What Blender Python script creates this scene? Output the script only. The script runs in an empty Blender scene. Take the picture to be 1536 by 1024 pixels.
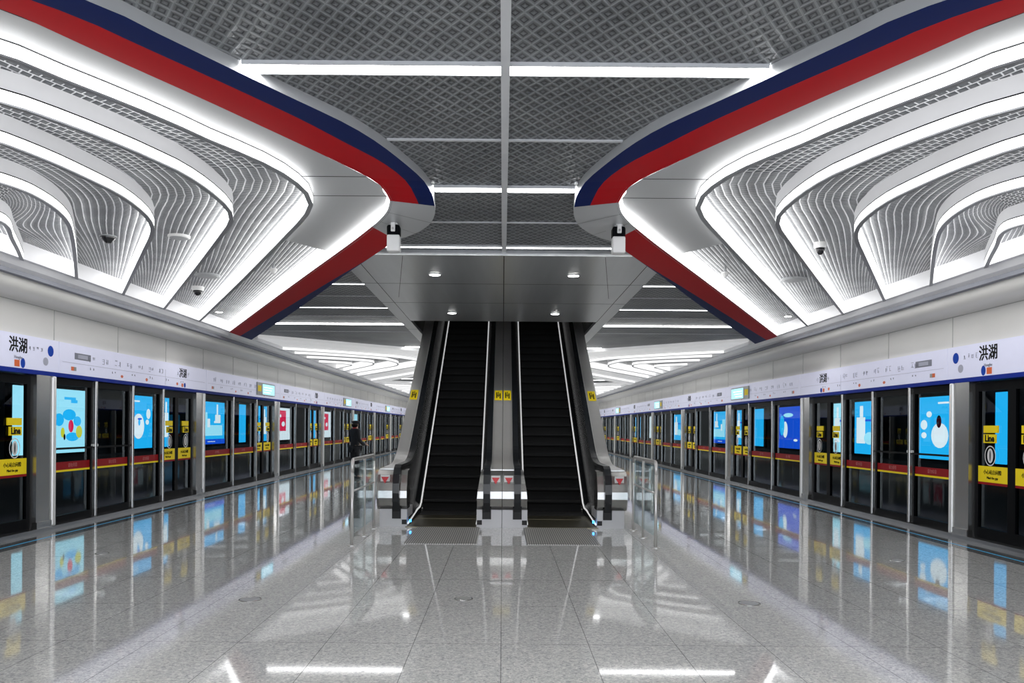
import bpy, bmesh, math, random
from mathutils import Vector
random.seed(7)
C = bpy.context.scene.collection
EYE = 1.55
PI = math.pi
ORD = ['first','second','third','fourth','fifth','sixth','seventh','eighth','ninth','tenth','eleventh','twelfth','thirteenth','fourteenth']

# ------------------------------------------------------------------ materials
def nt(name):
    m = bpy.data.materials.new(name); m.use_nodes = True
    t = m.node_tree; t.nodes.clear()
    o = t.nodes.new('ShaderNodeOutputMaterial')
    return m, t, o
def pbr(name, col, rough=.5, metal=0, spec=.5, emit=None, es=0, noise=0, nscale=6, bump=0, bscale=200, coat=0, aniso=None):
    m, t, o = nt(name)
    b = t.nodes.new('ShaderNodeBsdfPrincipled')
    b.inputs['Base Color'].default_value = (*col, 1)
    b.inputs['Roughness'].default_value = rough
    b.inputs['Metallic'].default_value = metal
    b.inputs['Specular IOR Level'].default_value = spec
    b.inputs['Coat Weight'].default_value = coat
    if emit: b.inputs['Emission Color'].default_value = (*emit, 1); b.inputs['Emission Strength'].default_value = es
    tc = t.nodes.new('ShaderNodeTexCoord')
    n = t.nodes.new('ShaderNodeTexNoise'); n.inputs['Scale'].default_value = nscale
    if aniso:
        mp = t.nodes.new('ShaderNodeMapping'); mp.inputs['Scale'].default_value = aniso
        t.links.new(tc.outputs['Object'], mp.inputs[0]); t.links.new(mp.outputs[0], n.inputs[0])
    else: t.links.new(tc.outputs['Object'], n.inputs[0])
    mx = t.nodes.new('ShaderNodeMix'); mx.data_type = 'RGBA'
    k = noise if noise else .03
    mx.inputs[6].default_value = (*[c*(1-k) for c in col], 1); mx.inputs[7].default_value = (*[min(1, c*(1+k)) for c in col], 1)
    t.links.new(n.outputs[0], mx.inputs[0]); t.links.new(mx.outputs[2], b.inputs['Base Color'])
    if bump:
        bn = t.nodes.new('ShaderNodeTexNoise'); bn.inputs['Scale'].default_value = bscale
        t.links.new(tc.outputs['Object'], bn.inputs[0])
        bp = t.nodes.new('ShaderNodeBump'); bp.inputs['Strength'].default_value = bump; bp.inputs['Distance'].default_value = .01
        t.links.new(bn.outputs[0], bp.inputs['Height']); t.links.new(bp.outputs[0], b.inputs['Normal'])
    t.links.new(b.outputs[0], o.inputs[0])
    return m
def glow(name, col, s):
    m, t, o = nt(name)
    e = t.nodes.new('ShaderNodeEmission'); e.inputs[0].default_value = (*col, 1); e.inputs[1].default_value = s
    t.links.new(e.outputs[0], o.inputs[0]); return m
def glass(name, tint, f0=.06, rough=.0):
    m, t, o = nt(name)
    tr = t.nodes.new('ShaderNodeBsdfTransparent'); tr.inputs[0].default_value = (*tint, 1)
    gl = t.nodes.new('ShaderNodeBsdfGlossy'); gl.inputs['Roughness'].default_value = rough; gl.inputs[0].default_value = (.85,.92,.95,1)
    fr = t.nodes.new('ShaderNodeLayerWeight'); fr.inputs[0].default_value = .5
    mx = t.nodes.new('ShaderNodeMixShader')
    t.links.new(math_node(t, 'MULTIPLY_ADD', math_node(t, 'POWER', fr.outputs['Facing'], 5), .62, .018), mx.inputs[0]); t.links.new(tr.outputs[0], mx.inputs[1]); t.links.new(gl.outputs[0], mx.inputs[2])
    t.links.new(mx.outputs[0], o.inputs[0]); return m
def math_node(t, op, a, b=None, c=None):
    n = t.nodes.new('ShaderNodeMath'); n.operation = op
    for i, v in enumerate((a, b, c)):
        if v is None: continue
        if isinstance(v, (int, float)): n.inputs[i].default_value = v
        else: t.links.new(v, n.inputs[i])
    return n.outputs[0]
def ramp(t, fac, stops):
    r = t.nodes.new('ShaderNodeValToRGB')
    while len(r.color_ramp.elements) < len(stops): r.color_ramp.elements.new(.5)
    for e, (p, c) in zip(r.color_ramp.elements, stops): e.position = p; e.color = (*c, 1) if len(c) == 3 else c
    t.links.new(fac, r.inputs[0]); return r.outputs[0]
def g3(v): return (v*.97, v*.99, v*1.02)

def mesh_ceiling_mat():
    m, t, o = nt('expanded_metal')
    tc = t.nodes.new('ShaderNodeTexCoord'); sp = t.nodes.new('ShaderNodeSeparateXYZ'); t.links.new(tc.outputs['Object'], sp.inputs[0])
    nz = t.nodes.new('ShaderNodeTexNoise'); nz.inputs['Scale'].default_value = 3; t.links.new(tc.outputs['Object'], nz.inputs[0])
    u = math_node(t, 'DIVIDE', sp.outputs[0], .1); v = math_node(t, 'DIVIDE', sp.outputs[1], .15)
    v = math_node(t, 'ADD', v, math_node(t, 'MULTIPLY', nz.outputs[0], .35))
    a = math_node(t, 'MULTIPLY', math_node(t, 'ABSOLUTE', math_node(t, 'SUBTRACT', math_node(t, 'FRACT', math_node(t, 'ADD', u, v)), .5)), 2)
    b = math_node(t, 'MULTIPLY', math_node(t, 'ABSOLUTE', math_node(t, 'SUBTRACT', math_node(t, 'FRACT', math_node(t, 'SUBTRACT', u, v)), .5)), 2)
    mx = math_node(t, 'MAXIMUM', a, b)
    nb = t.nodes.new('ShaderNodeTexNoise'); nb.inputs['Scale'].default_value = 1.3; t.links.new(tc.outputs['Object'], nb.inputs[0])
    base = ramp(t, mx, [(0, (.17,.175,.18)), (.30, (.12,.125,.13)), (.44, (.02,.022,.024)), (.52, (.05,.052,.056)), (.60, (.12,.125,.13)), (.82, (.15,.155,.16)), (.95, (.26,.27,.28)), (1, (.14,.145,.15))])
    mm = t.nodes.new('ShaderNodeMix'); mm.data_type = 'RGBA'; mm.blend_type = 'MULTIPLY'; mm.inputs[0].default_value = 1
    t.links.new(base, mm.inputs[6]); t.links.new(ramp(t, nb.outputs[0], [(.3, (1.15,1.16,1.18)), (.7, (1.75,1.75,1.75))]), mm.inputs[7])
    p = t.nodes.new('ShaderNodeBsdfPrincipled'); p.inputs['Roughness'].default_value = .42; p.inputs['Metallic'].default_value = .35
    t.links.new(mm.outputs[2], p.inputs['Base Color'])
    bp = t.nodes.new('ShaderNodeBump'); bp.inputs['Strength'].default_value = .8; bp.inputs['Distance'].default_value = .02
    t.links.new(mx, bp.inputs['Height']); t.links.new(bp.outputs[0], p.inputs['Normal'])
    t.links.new(p.outputs[0], o.inputs[0]); return m
def rib_ceiling_mat():
    m, t, o = nt('woven_metal')
    tc = t.nodes.new('ShaderNodeTexCoord'); sp = t.nodes.new('ShaderNodeSeparateXYZ'); t.links.new(tc.outputs['UV'], sp.inputs[0])
    nz = t.nodes.new('ShaderNodeTexNoise'); nz.inputs['Scale'].default_value = 2.2; t.links.new(tc.outputs['Object'], nz.inputs[0])
    nz2 = t.nodes.new('ShaderNodeTexNoise'); nz2.inputs['Scale'].default_value = 9; t.links.new(tc.outputs['Object'], nz2.inputs[0])
    v = math_node(t, 'ADD', math_node(t, 'DIVIDE', sp.outputs[1], .078), math_node(t, 'MULTIPLY', nz2.outputs[0], .12))
    row = math_node(t, 'FLOOR', v)
    u = math_node(t, 'ADD', math_node(t, 'DIVIDE', sp.outputs[0], .085), math_node(t, 'MULTIPLY', math_node(t, 'MODULO', row, 2), .5))
    la = math_node(t, 'MULTIPLY', math_node(t, 'ABSOLUTE', math_node(t, 'SUBTRACT', math_node(t, 'FRACT', v), .5)), 2)
    lb = math_node(t, 'MULTIPLY', math_node(t, 'ABSOLUTE', math_node(t, 'SUBTRACT', math_node(t, 'FRACT', u), .5)), 2)
    lb2 = math_node(t, 'MULTIPLY', lb, .97)
    mx = math_node(t, 'MAXIMUM', la, lb2)
    base = ramp(t, mx, [(0, (.12,.13,.14)), (.5, (.10,.11,.12)), (.70, (.045,.05,.055)), (.80, (.2,.21,.22)), (.86, (.8,.81,.83)), (1, (.9,.9,.91))])
    mm = t.nodes.new('ShaderNodeMix'); mm.data_type = 'RGBA'; mm.blend_type = 'MULTIPLY'; mm.inputs[0].default_value = 1
    t.links.new(base, mm.inputs[6]); t.links.new(ramp(t, nz.outputs[0], [(.3, (.8,.8,.82)), (.7, (1.2,1.2,1.2))]), mm.inputs[7])
    p = t.nodes.new('ShaderNodeBsdfPrincipled'); p.inputs['Roughness'].default_value = .4; p.inputs['Metallic'].default_value = .2
    t.links.new(mm.outputs[2], p.inputs['Base Color'])
    bp = t.nodes.new('ShaderNodeBump'); bp.inputs['Strength'].default_value = .7; bp.inputs['Distance'].default_value = .015
    t.links.new(mx, bp.inputs['Height']); t.links.new(bp.outputs[0], p.inputs['Normal'])
    t.links.new(p.outputs[0], o.inputs[0]); return m
def floor_mat():
    m, t, o = nt('polished_granite')
    tc = t.nodes.new('ShaderNodeTexCoord'); sp = t.nodes.new('ShaderNodeSeparateXYZ'); t.links.new(tc.outputs['Object'], sp.inputs[0])
    vo = t.nodes.new('ShaderNodeTexVoronoi'); vo.inputs['Scale'].default_value = 55; t.links.new(tc.outputs['Object'], vo.inputs[0])
    n1 = t.nodes.new('ShaderNodeTexNoise'); n1.inputs['Scale'].default_value = 42; n1.inputs['Detail'].default_value = 6; n1.inputs['Roughness'].default_value = .7
    n1.inputs['Distortion'].default_value = 1.2
    t.links.new(tc.outputs['Object'], n1.inputs[0])
    n2 = t.nodes.new('ShaderNodeTexNoise'); n2.inputs['Scale'].default_value = .5; t.links.new(tc.outputs['Object'], n2.inputs[0])
    c1 = ramp(t, n1.outputs[0], [(.28, (.27,.275,.28)), (.44, (.54,.542,.535)), (.56, (.70,.70,.68)), (.72, (.88,.87,.84))])
    bw = t.nodes.new('ShaderNodeRGBToBW'); t.links.new(vo.outputs['Color'], bw.inputs[0])
    c2 = ramp(t, bw.outputs[0], [(0, (.7,.71,.73)), (1, (1.12,1.12,1.09))])
    mm = t.nodes.new('ShaderNodeMix'); mm.data_type = 'RGBA'; mm.blend_type = 'MULTIPLY'; mm.inputs[0].default_value = .9
    t.links.new(c1, mm.inputs[6]); t.links.new(c2, mm.inputs[7])
    # joints between slabs
    def line(coord, size, off, w):
        f = math_node(t, 'FRACT', math_node(t, 'ADD', math_node(t, 'DIVIDE', coord, size), off))
        d = math_node(t, 'ABSOLUTE', math_node(t, 'SUBTRACT', f, .5))
        return math_node(t, 'GREATER_THAN', d, .5 - w/size/2)
    j = math_node(t, 'MAXIMUM', line(sp.outputs[0], .625, 0, .005), line(sp.outputs[1], 1.25, .24, .006))
    mj = t.nodes.new('ShaderNodeMix'); mj.data_type = 'RGBA'; mj.inputs[7].default_value = (.09,.09,.09,1)
    t.links.new(math_node(t, 'MULTIPLY', j, .75), mj.inputs[0]); t.links.new(mm.outputs[2], mj.inputs[6])
    p = t.nodes.new('ShaderNodeBsdfPrincipled'); p.inputs['IOR'].default_value = 1.62
    t.links.new(mj.outputs[2], p.inputs['Base Color'])
    t.links.new(ramp(t, n2.outputs[0], [(.3, (.03,)*3), (.7, (.06,)*3)]), p.inputs['Roughness'])
    bp = t.nodes.new('ShaderNodeBump'); bp.inputs['Strength'].default_value = .012; bp.inputs['Distance'].default_value = .02
    n3 = t.nodes.new('ShaderNodeTexNoise'); n3.inputs['Scale'].default_value = 2.5; t.links.new(tc.outputs['Object'], n3.inputs[0])
    t.links.new(n3.outputs[0], bp.inputs['Height']); t.links.new(bp.outputs[0], p.inputs['Normal'])
    t.links.new(p.outputs[0], o.inputs[0]); return m
def grooved(name, c0, c1, axis, pitch, rough=.35, metal=.9):
    m, t, o = nt(name)
    tc = t.nodes.new('ShaderNodeTexCoord'); sp = t.nodes.new('ShaderNodeSeparateXYZ'); t.links.new(tc.outputs['Object'], sp.inputs[0])
    f = math_node(t, 'FRACT', math_node(t, 'DIVIDE', sp.outputs[axis], pitch))
    col = ramp(t, f, [(0, c0), (.45, c0), (.5, c1), (1, c1)])
    p = t.nodes.new('ShaderNodeBsdfPrincipled'); p.inputs['Roughness'].default_value = rough; p.inputs['Metallic'].default_value = metal
    t.links.new(col, p.inputs['Base Color'])
    t.links.new(p.outputs[0], o.inputs[0]); return m

M = {}
M['mesh'] = mesh_ceiling_mat(); M['rib'] = rib_ceiling_mat(); M['floor'] = floor_mat()
M['dark_granite'] = pbr('dark_granite', (.16,.165,.17), .06, noise=.35, nscale=60)
M['wall'] = pbr('enamel_wall', (.72,.71,.68), .28, noise=.05, nscale=1.2)
M['joint'] = pbr('panel_joint', (.38,.38,.36), .6)
M['cornice'] = pbr('cornice_white', (.8,.8,.82), .35)
M['lip'] = pbr('cornice_lip', (.27,.28,.32), .6, spec=.2)
M['wing'] = pbr('wing_panel', (.56,.57,.58), .36, metal=.25, noise=.04, nscale=1)
M['wingedge'] = pbr('wing_fascia', (.52,.53,.54), .4, metal=.2)
M['finpanel'] = pbr('fin_panel', (.68,.68,.70), .5, spec=.3)
M['finedge'] = pbr('fin_edge', (.34,.35,.37), .35, metal=.4)
M['glowfin'] = glow('fin_diffuser', (1,1,1), 2.2)
M['glowfar'] = glow('far_fin_diffuser', (1,1,1), .72)
M['glowstrip'] = glow('strip_diffuser', (1,1,1), 14)
M['glowthin'] = glow('far_strip_diffuser', (1,1,1), 6)
M['glowspot'] = glow('spot_lens', (1,.99,.97), 14)
M['red'] = pbr('red_paint', (.50,.0,.006), .55, spec=.12)
M['blue'] = pbr('blue_paint', (.001,.012,.10), .55, spec=.12)
M['bar'] = pbr('ceiling_bar', (.62,.63,.65), .5)
M['soffit'] = pbr('brushed_soffit', (.56,.575,.585), .3, metal=.4, noise=.1, nscale=3, aniso=(3,.15,1))
M['steel'] = pbr('brushed_steel', (.42,.415,.40), .24, metal=.95, noise=.12, nscale=5, aniso=(1,1,40))
M['mirror'] = pbr('polished_steel', (.66,.65,.63), .30, metal=.6)
M['bright'] = pbr('bright_trim', (.88,.88,.86), .3, metal=.25)
M['skirt_line_glow'] = pbr('skirt_line_glow', (.88,.88,.86), .3, metal=.25, emit=(1,1,1), es=.3)  # emission put in so the steel trim looks lit inside the dark pit
M['plinth'] = pbr('plinth_grey', (.55,.55,.56), .45, metal=.2)
M['black'] = pbr('black_frame', (.0025,.003,.004), .5, spec=.05)
M['matte'] = pbr('matte_black', (.01,.01,.011), .6)
M['rubber'] = pbr('handrail_rubber', (.012,.014,.017), .25)
M['panelblack'] = pbr('black_balustrade', (.004,.005,.006), .25, spec=.3)
M['step'] = grooved('step_tread', (.002,.002,.002), (.006,.006,.006), 0, .012, .7, .0)
M['steptrim'] = pbr('step_nosing', (.012,.012,.012), .6, spec=.2)
M['comb'] = grooved('comb_plate_metal', (.05,.045,.03), (.2,.18,.12), 0, .02)
M['grille'] = grooved('floor_plate_ribs', (.13,.13,.13), (.5,.49,.46), 0, .03, .4, .25)
M['glass'] = glass('screen_glass', (.33,.40,.43))
M['sill'] = pbr('steel_sill', (.35,.36,.37), .2, metal=.9)
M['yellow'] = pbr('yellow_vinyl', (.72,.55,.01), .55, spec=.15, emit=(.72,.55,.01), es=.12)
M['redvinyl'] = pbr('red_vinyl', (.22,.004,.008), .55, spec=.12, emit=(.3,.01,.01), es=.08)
M['black_ink'] = pbr('black_ink', (.01,.01,.01), .7, spec=.1)
M['grey_ink'] = pbr('grey_ink', (.22,.23,.28), .6)
M['pale_ink'] = pbr('pale_ink', (.42,.43,.52), .6)
M['white_ink'] = pbr('white_ink', (.8,.8,.8), .6)
M['pink_ink'] = pbr('pink_ink', (.5,.12,.12), .6)
M['header'] = pbr('header_panel', (.56,.57,.70), .4, emit=(.56,.57,.72), es=.22)  # small emission stands in for ambient light falling on the header
M['header_blue'] = pbr('header_blue', (.004,.025,.28), .55, spec=.1)
M['sign_blue'] = pbr('sign_blue', (.006,.055,.40), .6, spec=.1)
M['sign_orange'] = pbr('sign_orange', (.75,.12,.01), .4)
M['sign_red'] = pbr('sign_red', (.6,.02,.03), .4)
M['lcd'] = glow('lcd_screen', (.35,.72,.9), 1.0)
M['lcd_grey'] = pbr('lcd_bezel', (.3,.31,.3), .4)
M['concrete'] = pbr('tunnel_concrete', (.045,.047,.05), .85, noise=.3, nscale=2)
M['cyan'] = glow('poster_cyan', (.02,.50,.95), 1.35)
M['palecyan'] = glow('poster_pale_cyan', (.42,.86,1), 1.35)
M['deepblue'] = glow('poster_deep_blue', (.01,.10,.75), 1.2)
M['pwhite'] = glow('poster_white', (.95,.98,1), 1.3)
M['pred'] = glow('poster_red', (.95,.02,.09), 1.2)
M['pyellow'] = glow('poster_yellow', (.85,.8,.05), 1.1)
M['pdark'] = pbr('poster_dark', (.02,.03,.05), .5)
M['led_blue'] = glow('led_blue', (.05,.35,1), 3)
M['edge_line'] = pbr('edge_line_blue', (.01,.22,.42), .3, emit=(.01,.3,.6), es=.25)
M['plastic_white'] = pbr('white_plastic', (.75,.75,.74), .4)
M['plastic_grey'] = pbr('grey_plastic', (.35,.36,.37), .5)
M['lens'] = pbr('dark_lens', (.02,.02,.022), .1)
M['skin'] = pbr('skin_tone', (.45,.27,.19), .6)
M['cloth'] = pbr('black_uniform', (.008,.009,.013), .8, bump=.2)
M['shoe'] = pbr('black_leather', (.008,.008,.008), .35)
M['chain'] = pbr('yellow_chain', (.55,.42,.05), .4, metal=.4)

# ------------------------------------------------------------------ mesh helpers
class MB:
    def __init__(s): s.v = []; s.f = []; s.uv = None; s.mi = []; s.cur = 0
    def face(s, *pts):
        i = len(s.v); s.v += [tuple(p) for p in pts]; s.f.append(tuple(range(i, i+len(pts)))); s.mi.append(s.cur); return s
    def addv(s, p): s.v.append(tuple(p)); return len(s.v)-1
    def box(s, x0, x1, y0, y1, z0, z1):
        x0, x1 = min(x0,x1), max(x0,x1); y0, y1 = min(y0,y1), max(y0,y1); z0, z1 = min(z0,z1), max(z0,z1)
        i = len(s.v)
        s.v += [(x0,y0,z0),(x1,y0,z0),(x1,y1,z0),(x0,y1,z0),(x0,y0,z1),(x1,y0,z1),(x1,y1,z1),(x0,y1,z1)]
        for q in ((0,3,2,1),(4,5,6,7),(0,1,5,4),(1,2,6,5),(2,3,7,6),(3,0,4,7)): s.f.append(tuple(i+k for k in q)); s.mi.append(s.cur)
        return s
    def tube(s, pts, r, n=10, cap=True, sx=1.0):
        pts = [Vector(p) for p in pts]; rings = []
        up = None
        for k, p in enumerate(pts):
            d = (pts[min(k+1, len(pts)-1)] - pts[max(k-1, 0)]).normalized()
            ref = Vector((1,0,0)) if abs(d.x) < .9 else Vector((0,0,1))
            a = (ref - d*ref.dot(d)).normalized(); b = d.cross(a)
            rr = r[k] if isinstance(r, (list, tuple)) else r
            rings.append([s.addv(p + a*math.cos(2*PI*j/n)*rr*sx + b*math.sin(2*PI*j/n)*rr) for j in range(n)])
        for k in range(len(rings)-1):
            for j in range(n):
                s.f.append((rings[k][j], rings[k][(j+1)%n], rings[k+1][(j+1)%n], rings[k+1][j])); s.mi.append(s.cur)
        if cap:
            s.f.append(tuple(rings[0][::-1])); s.mi.append(s.cur); s.f.append(tuple(rings[-1])); s.mi.append(s.cur)
        return s
    def lathe(s, c, prof, n=20, axis='z'):
        rings = []
        for (r, h) in prof:
            rings.append([s.addv((c[0]+r*math.cos(2*PI*j/n), c[1]+r*math.sin(2*PI*j/n), c[2]+h)) for j in range(n)])
        for k in range(len(rings)-1):
            for j in range(n):
                s.f.append((rings[k][j], rings[k][(j+1)%n], rings[k+1][(j+1)%n], rings[k+1][j])); s.mi.append(s.cur)
        s.f.append(tuple(rings[0][::-1])); s.mi.append(s.cur); s.f.append(tuple(rings[-1])); s.mi.append(s.cur)
        return s
    def grid(s, rows, uvs=None):
        i = len(s.v); n = len(rows[0])
        for r in rows: s.v += [tuple(p) for p in r]
        for a in range(len(rows)-1):
            for b in range(n-1):
                s.f.append((i+a*n+b, i+a*n+b+1, i+(a+1)*n+b+1, i+(a+1)*n+b)); s.mi.append(s.cur)
        if uvs: s.uv = {i+a*n+b: uvs[a][b] for a in range(len(rows)) for b in range(n)}
        return s
    def prism_x(s, prof, x0, x1):      # closed outline of (y,z) swept along x
        n = len(prof); i = len(s.v)
        s.v += [(x0, y, z) for y, z in prof] + [(x1, y, z) for y, z in prof]
        for k in range(n): s.f.append((i+k, i+(k+1)%n, i+n+(k+1)%n, i+n+k)); s.mi.append(s.cur)
        s.f.append(tuple(range(i+n-1, i-1, -1))); s.mi.append(s.cur); s.f.append(tuple(range(i+n, i+2*n))); s.mi.append(s.cur)
        return s
    def strip_x(s, path, x0, x1, th):  # slab following path (y,z), thickness th in the direction of the normal
        up = []; dn = []
        for k, p in enumerate(path):
            a = Vector(path[max(k-1,0)]); b = Vector(path[min(k+1,len(path)-1)]); d = (b-a).normalized(); nn = Vector((-d.y, d.x))
            up.append((p[0]+nn.x*th/2, p[1]+nn.y*th/2)); dn.append((p[0]-nn.x*th/2, p[1]-nn.y*th/2))
        for k in range(len(path)-1):
            self_prof = [dn[k], dn[k+1], up[k+1], up[k]]
            s.prism_x(self_prof, x0, x1)
        return s
    def build(s, name, mat, parent=None, smooth=False, bevel=0):
        off = Vector((0,0,0)); p = parent
        while p is not None: off += p.location; p = p.parent
        me = bpy.data.meshes.new(name)
        me.from_pydata([(x-off.x, y-off.y, z-off.z) for x, y, z in s.v], [], s.f)
        mats = mat if isinstance(mat, (list, tuple)) else [mat]
        for m in mats: me.materials.append(m)
        for p_, k in zip(me.polygons, s.mi): p_.material_index = k
        if s.uv:
            ul = me.uv_layers.new(name='UVMap')
            for lp in me.loops: ul.data[lp.index].uv = s.uv.get(lp.vertex_index, (0,0))
        bm = bmesh.new(); bm.from_mesh(me); bmesh.ops.remove_doubles(bm, verts=bm.verts, dist=1e-5)
        bmesh.ops.recalc_face_normals(bm, faces=bm.faces); bm.to_mesh(me); bm.free()
        if smooth:
            for p_ in me.polygons: p_.use_smooth = True
        me.update()
        o = bpy.data.objects.new(name, me); C.objects.link(o)
        if parent: o.parent = parent
        if bevel:
            b = o.modifiers.new('bevel', 'BEVEL'); b.width = bevel; b.segments = 2; b.limit_method = 'ANGLE'
        return o
def tag(o, label=None, cat=None, group=None, kind=None):
    if label: o['label'] = label
    if cat: o['category'] = cat
    if group: o['group'] = group
    if kind: o['kind'] = kind
    return o
def empty(name, loc, label=None, cat=None, group=None, kind=None):
    o = bpy.data.objects.new(name, None); o.location = loc; o.empty_display_size = .1; C.objects.link(o)
    return tag(o, label, cat, group, kind)
kids = {}
def copy_tree(o, dloc=(0,0,0), label=None, parent=None):
    c = o.copy(); C.objects.link(c)
    if parent: c.parent = parent
    else: c.location = Vector(o.location) + Vector(dloc)
    if label: c['label'] = label
    for ch in list(o.children): copy_tree(ch, parent=c)
    return c
def struct(o, label=None):
    o['kind'] = 'structure'
    if label: o['label'] = label
    return o
def text_obj(s, size, mat, c, side, parent, name='lettering', face='x', ext=.002, bold=0):
    cu = bpy.data.curves.new(name, 'FONT'); cu.body = s; cu.size = size; cu.align_x = 'CENTER'; cu.align_y = 'CENTER'; cu.extrude = ext; cu.offset = bold
    cu.resolution_u = 2
    t = bpy.data.objects.new('tmp', cu); C.objects.link(t)
    bpy.context.view_layer.update()
    me = bpy.data.meshes.new_from_object(t.evaluated_get(bpy.context.evaluated_depsgraph_get()))
    bpy.data.objects.remove(t)
    off = Vector((0,0,0)); p = parent
    while p is not None: off += p.location; p = p.parent
    for v in me.vertices:
        x, y, z = v.co
        if face == 'x':      # readable from the platform: left wall text runs +y, right wall text runs -y
            co = Vector((c[0] - side*z, c[1] - side*x, c[2] + y))
        else: co = Vector((c[0]+x, c[1]-z, c[2]+y))
        v.co = co - off
    me.materials.clear(); me.materials.append(mat); me.name = name
    o = bpy.data.objects.new(name, me); C.objects.link(o); o.parent = parent
    return o

# ------------------------------------------------------------------ plan curves (metres, left side; mirrored for the right)
def catmull(pts, n=8):
    out = []
    P = [Vector(p) for p in pts]
    for i in range(len(P)-1):
        p0 = P[i-1] if i > 0 else P[i]*2-P[i+1]; p1 = P[i]; p2 = P[i+1]; p3 = P[i+2] if i+2 < len(P) else P[i+1]*2-P[i]
        t0 = 0; t1 = t0+max(1e-4,(p1-p0).length**.5); t2 = t1+max(1e-4,(p2-p1).length**.5); t3 = t2+max(1e-4,(p3-p2).length**.5)
        for k in range(n):
            t = t1+(t2-t1)*k/n
            A1 = p0*((t1-t)/(t1-t0))+p1*((t-t0)/(t1-t0)); A2 = p1*((t2-t)/(t2-t1))+p2*((t-t1)/(t2-t1)); A3 = p2*((t3-t)/(t3-t2))+p3*((t-t2)/(t3-t2))
            B1 = A1*((t2-t)/(t2-t0))+A2*((t-t0)/(t2-t0)); B2 = A2*((t3-t)/(t3-t1))+A3*((t-t1)/(t3-t1))
            out.append(B1*((t2-t)/(t2-t1))+B2*((t-t1)/(t2-t1)))
    out.append(P[-1]); return out
def resample(pts, n):
    L = [0]
    for a, b in zip(pts, pts[1:]): L.append(L[-1]+(b-a).length)
    out = []; j = 0
    for k in range(n+1):
        d = L[-1]*k/n
        while j < len(L)-2 and L[j+1] < d: j += 1
        f = (d-L[j])/max(1e-9, L[j+1]-L[j]); out.append(pts[j].lerp(pts[j+1], min(1, f)))
    return out
XC = 6.08
fin_pts = {
 1: [(-XC,1.53),(-5.2,2.35),(-4.2,3.35),(-2.821,4.65),(-2.63,5.016),(-2.441,5.355),(-2.271,5.706),(-2.136,6.036),(-1.956,6.397),(-1.848,6.677),(-1.775,6.984),(-1.744,7.322),(-1.753,7.581),(-1.799,7.818),(-1.937,8.195),(-2.312,8.995),(-3.809,12.093),(-XC,16.69)],
 2: [(-XC,2.95),(-5.3,3.5),(-4.5,4.15),(-3.227,5.36),(-3.03,5.698),(-2.811,6.226),(-2.725,6.498),(-2.65,6.76),(-2.605,7.104),(-2.594,7.523),(-2.615,7.915),(-2.674,8.218),(-2.783,8.519),(-3.037,9.032),(-4.257,11.423),(-XC,14.95)],
 3: [(-XC,4.25),(-5.5,4.6),(-4.9,5.0),(-3.8,5.95),(-3.6,6.45),(-3.5,7.0),(-3.452,7.461),(-3.47,7.844),(-3.545,8.325),(-3.681,8.767),(-3.876,9.189),(-4.194,9.789),(-XC,13.34)],
 4: [(-XC,5.75),(-5.6,6.0),(-5.0,6.4),(-4.42,6.95),(-4.26,7.346),(-4.262,7.751),(-4.34,8.167),(-4.48,8.597),(-4.655,8.994),(-5.047,9.82),(-XC,11.9)],
 5: [(-XC,7.45),(-5.7,7.72),(-5.3,8.05),(-5.13,8.45),(-5.2,8.75),(-5.45,9.25),(-5.784,9.95),(-XC,10.55)],
}
R_pts  = [(-XC,1.0),(-5.2,1.75),(-4.4,2.5),(-3.4,3.5),(-2.587,4.358),(-2.424,4.672),(-2.232,5.043),(-2.03,5.424),(-1.808,5.867),(-1.589,6.308),(-1.343,6.821),(-1.179,7.19),(-1.10,7.43),(-1.07,7.80)]
RB_pts = [(-XC,.82),(-5.2,1.52),(-4.4,2.3),(-3.3,3.37),(-2.299,4.354),(-2.052,4.764),(-1.754,5.27),(-1.428,5.859),(-1.211,6.322),(-1.001,6.778),(-.859,7.309),(-.81,7.88)]
O_pts  = [(-XC,.62),(-5.3,1.3),(-4.5,2.05),(-3.4,3.08),(-2.09,4.268),(-1.904,4.589),(-1.666,5.003),(-1.423,5.423),(-1.127,5.93),(-.98,6.272),(-.818,6.808),(-.701,7.304),(-.66,7.7),(-.664,7.928)]
TI_pts = [(-1.07,7.80),(-1.14,8.1),(-1.31,8.5),(-1.36,8.6)]
TO_pts = [(-.664,7.928),(-.672,8.1),(-.764,8.49),(-.978,8.92),(-1.188,9.18)]
BI_pts = [(-1.36,8.6),(-1.671,9.276),(-2.699,11.405),(-3.9,13.908),(-XC,18.48)]
BO_pts = [(-1.188,9.18),(-1.739,10.401),(-2.029,11.036),(-3.298,13.951),(-5.759,19.402),(-XC,20.11)]
BM_pts = [(-1.19,9.19),(-1.68,10.26),(-2.394,11.701),(-3.112,13.163),(-5.368,17.791),(-XC,19.24)]
PERIOD = 19.8
HB, HW, HT, HC, HS = EYE+2.05, EYE+2.145, EYE+2.275, EYE+2.222, EYE+2.15
fins = {k: catmull(v) for k, v in fin_pts.items()}
def split_tip(c, n1=26, n2=26):
    i = max(range(len(c)), key=lambda k: c[k].x)
    return resample(c[:i+1], n1) + resample(c[i:], n2)[1:]
def offset(c, d):     # to the outside (wall side) of the bend
    out = []
    for k, p in enumerate(c):
        a = c[max(k-1,0)]; b = c[min(k+1,len(c)-1)]; t = (b-a).normalized(); out.append(p + Vector((-t.y, t.x))*d)
    return out
def wall_strip(c, z0, z1, side, dy, mb=None):
    mb = mb or MB()
    def zz(z, k): return z(k) if callable(z) else z
    mb.grid([[(side*-p.x*-1 if False else side_x(p.x, side), p.y+dy, zz(z0,k)), (side_x(p.x, side), p.y+dy, zz(z1,k))] for k, p in enumerate(c)])
    return mb
def side_x(x, side): return x if side < 0 else -x
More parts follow.
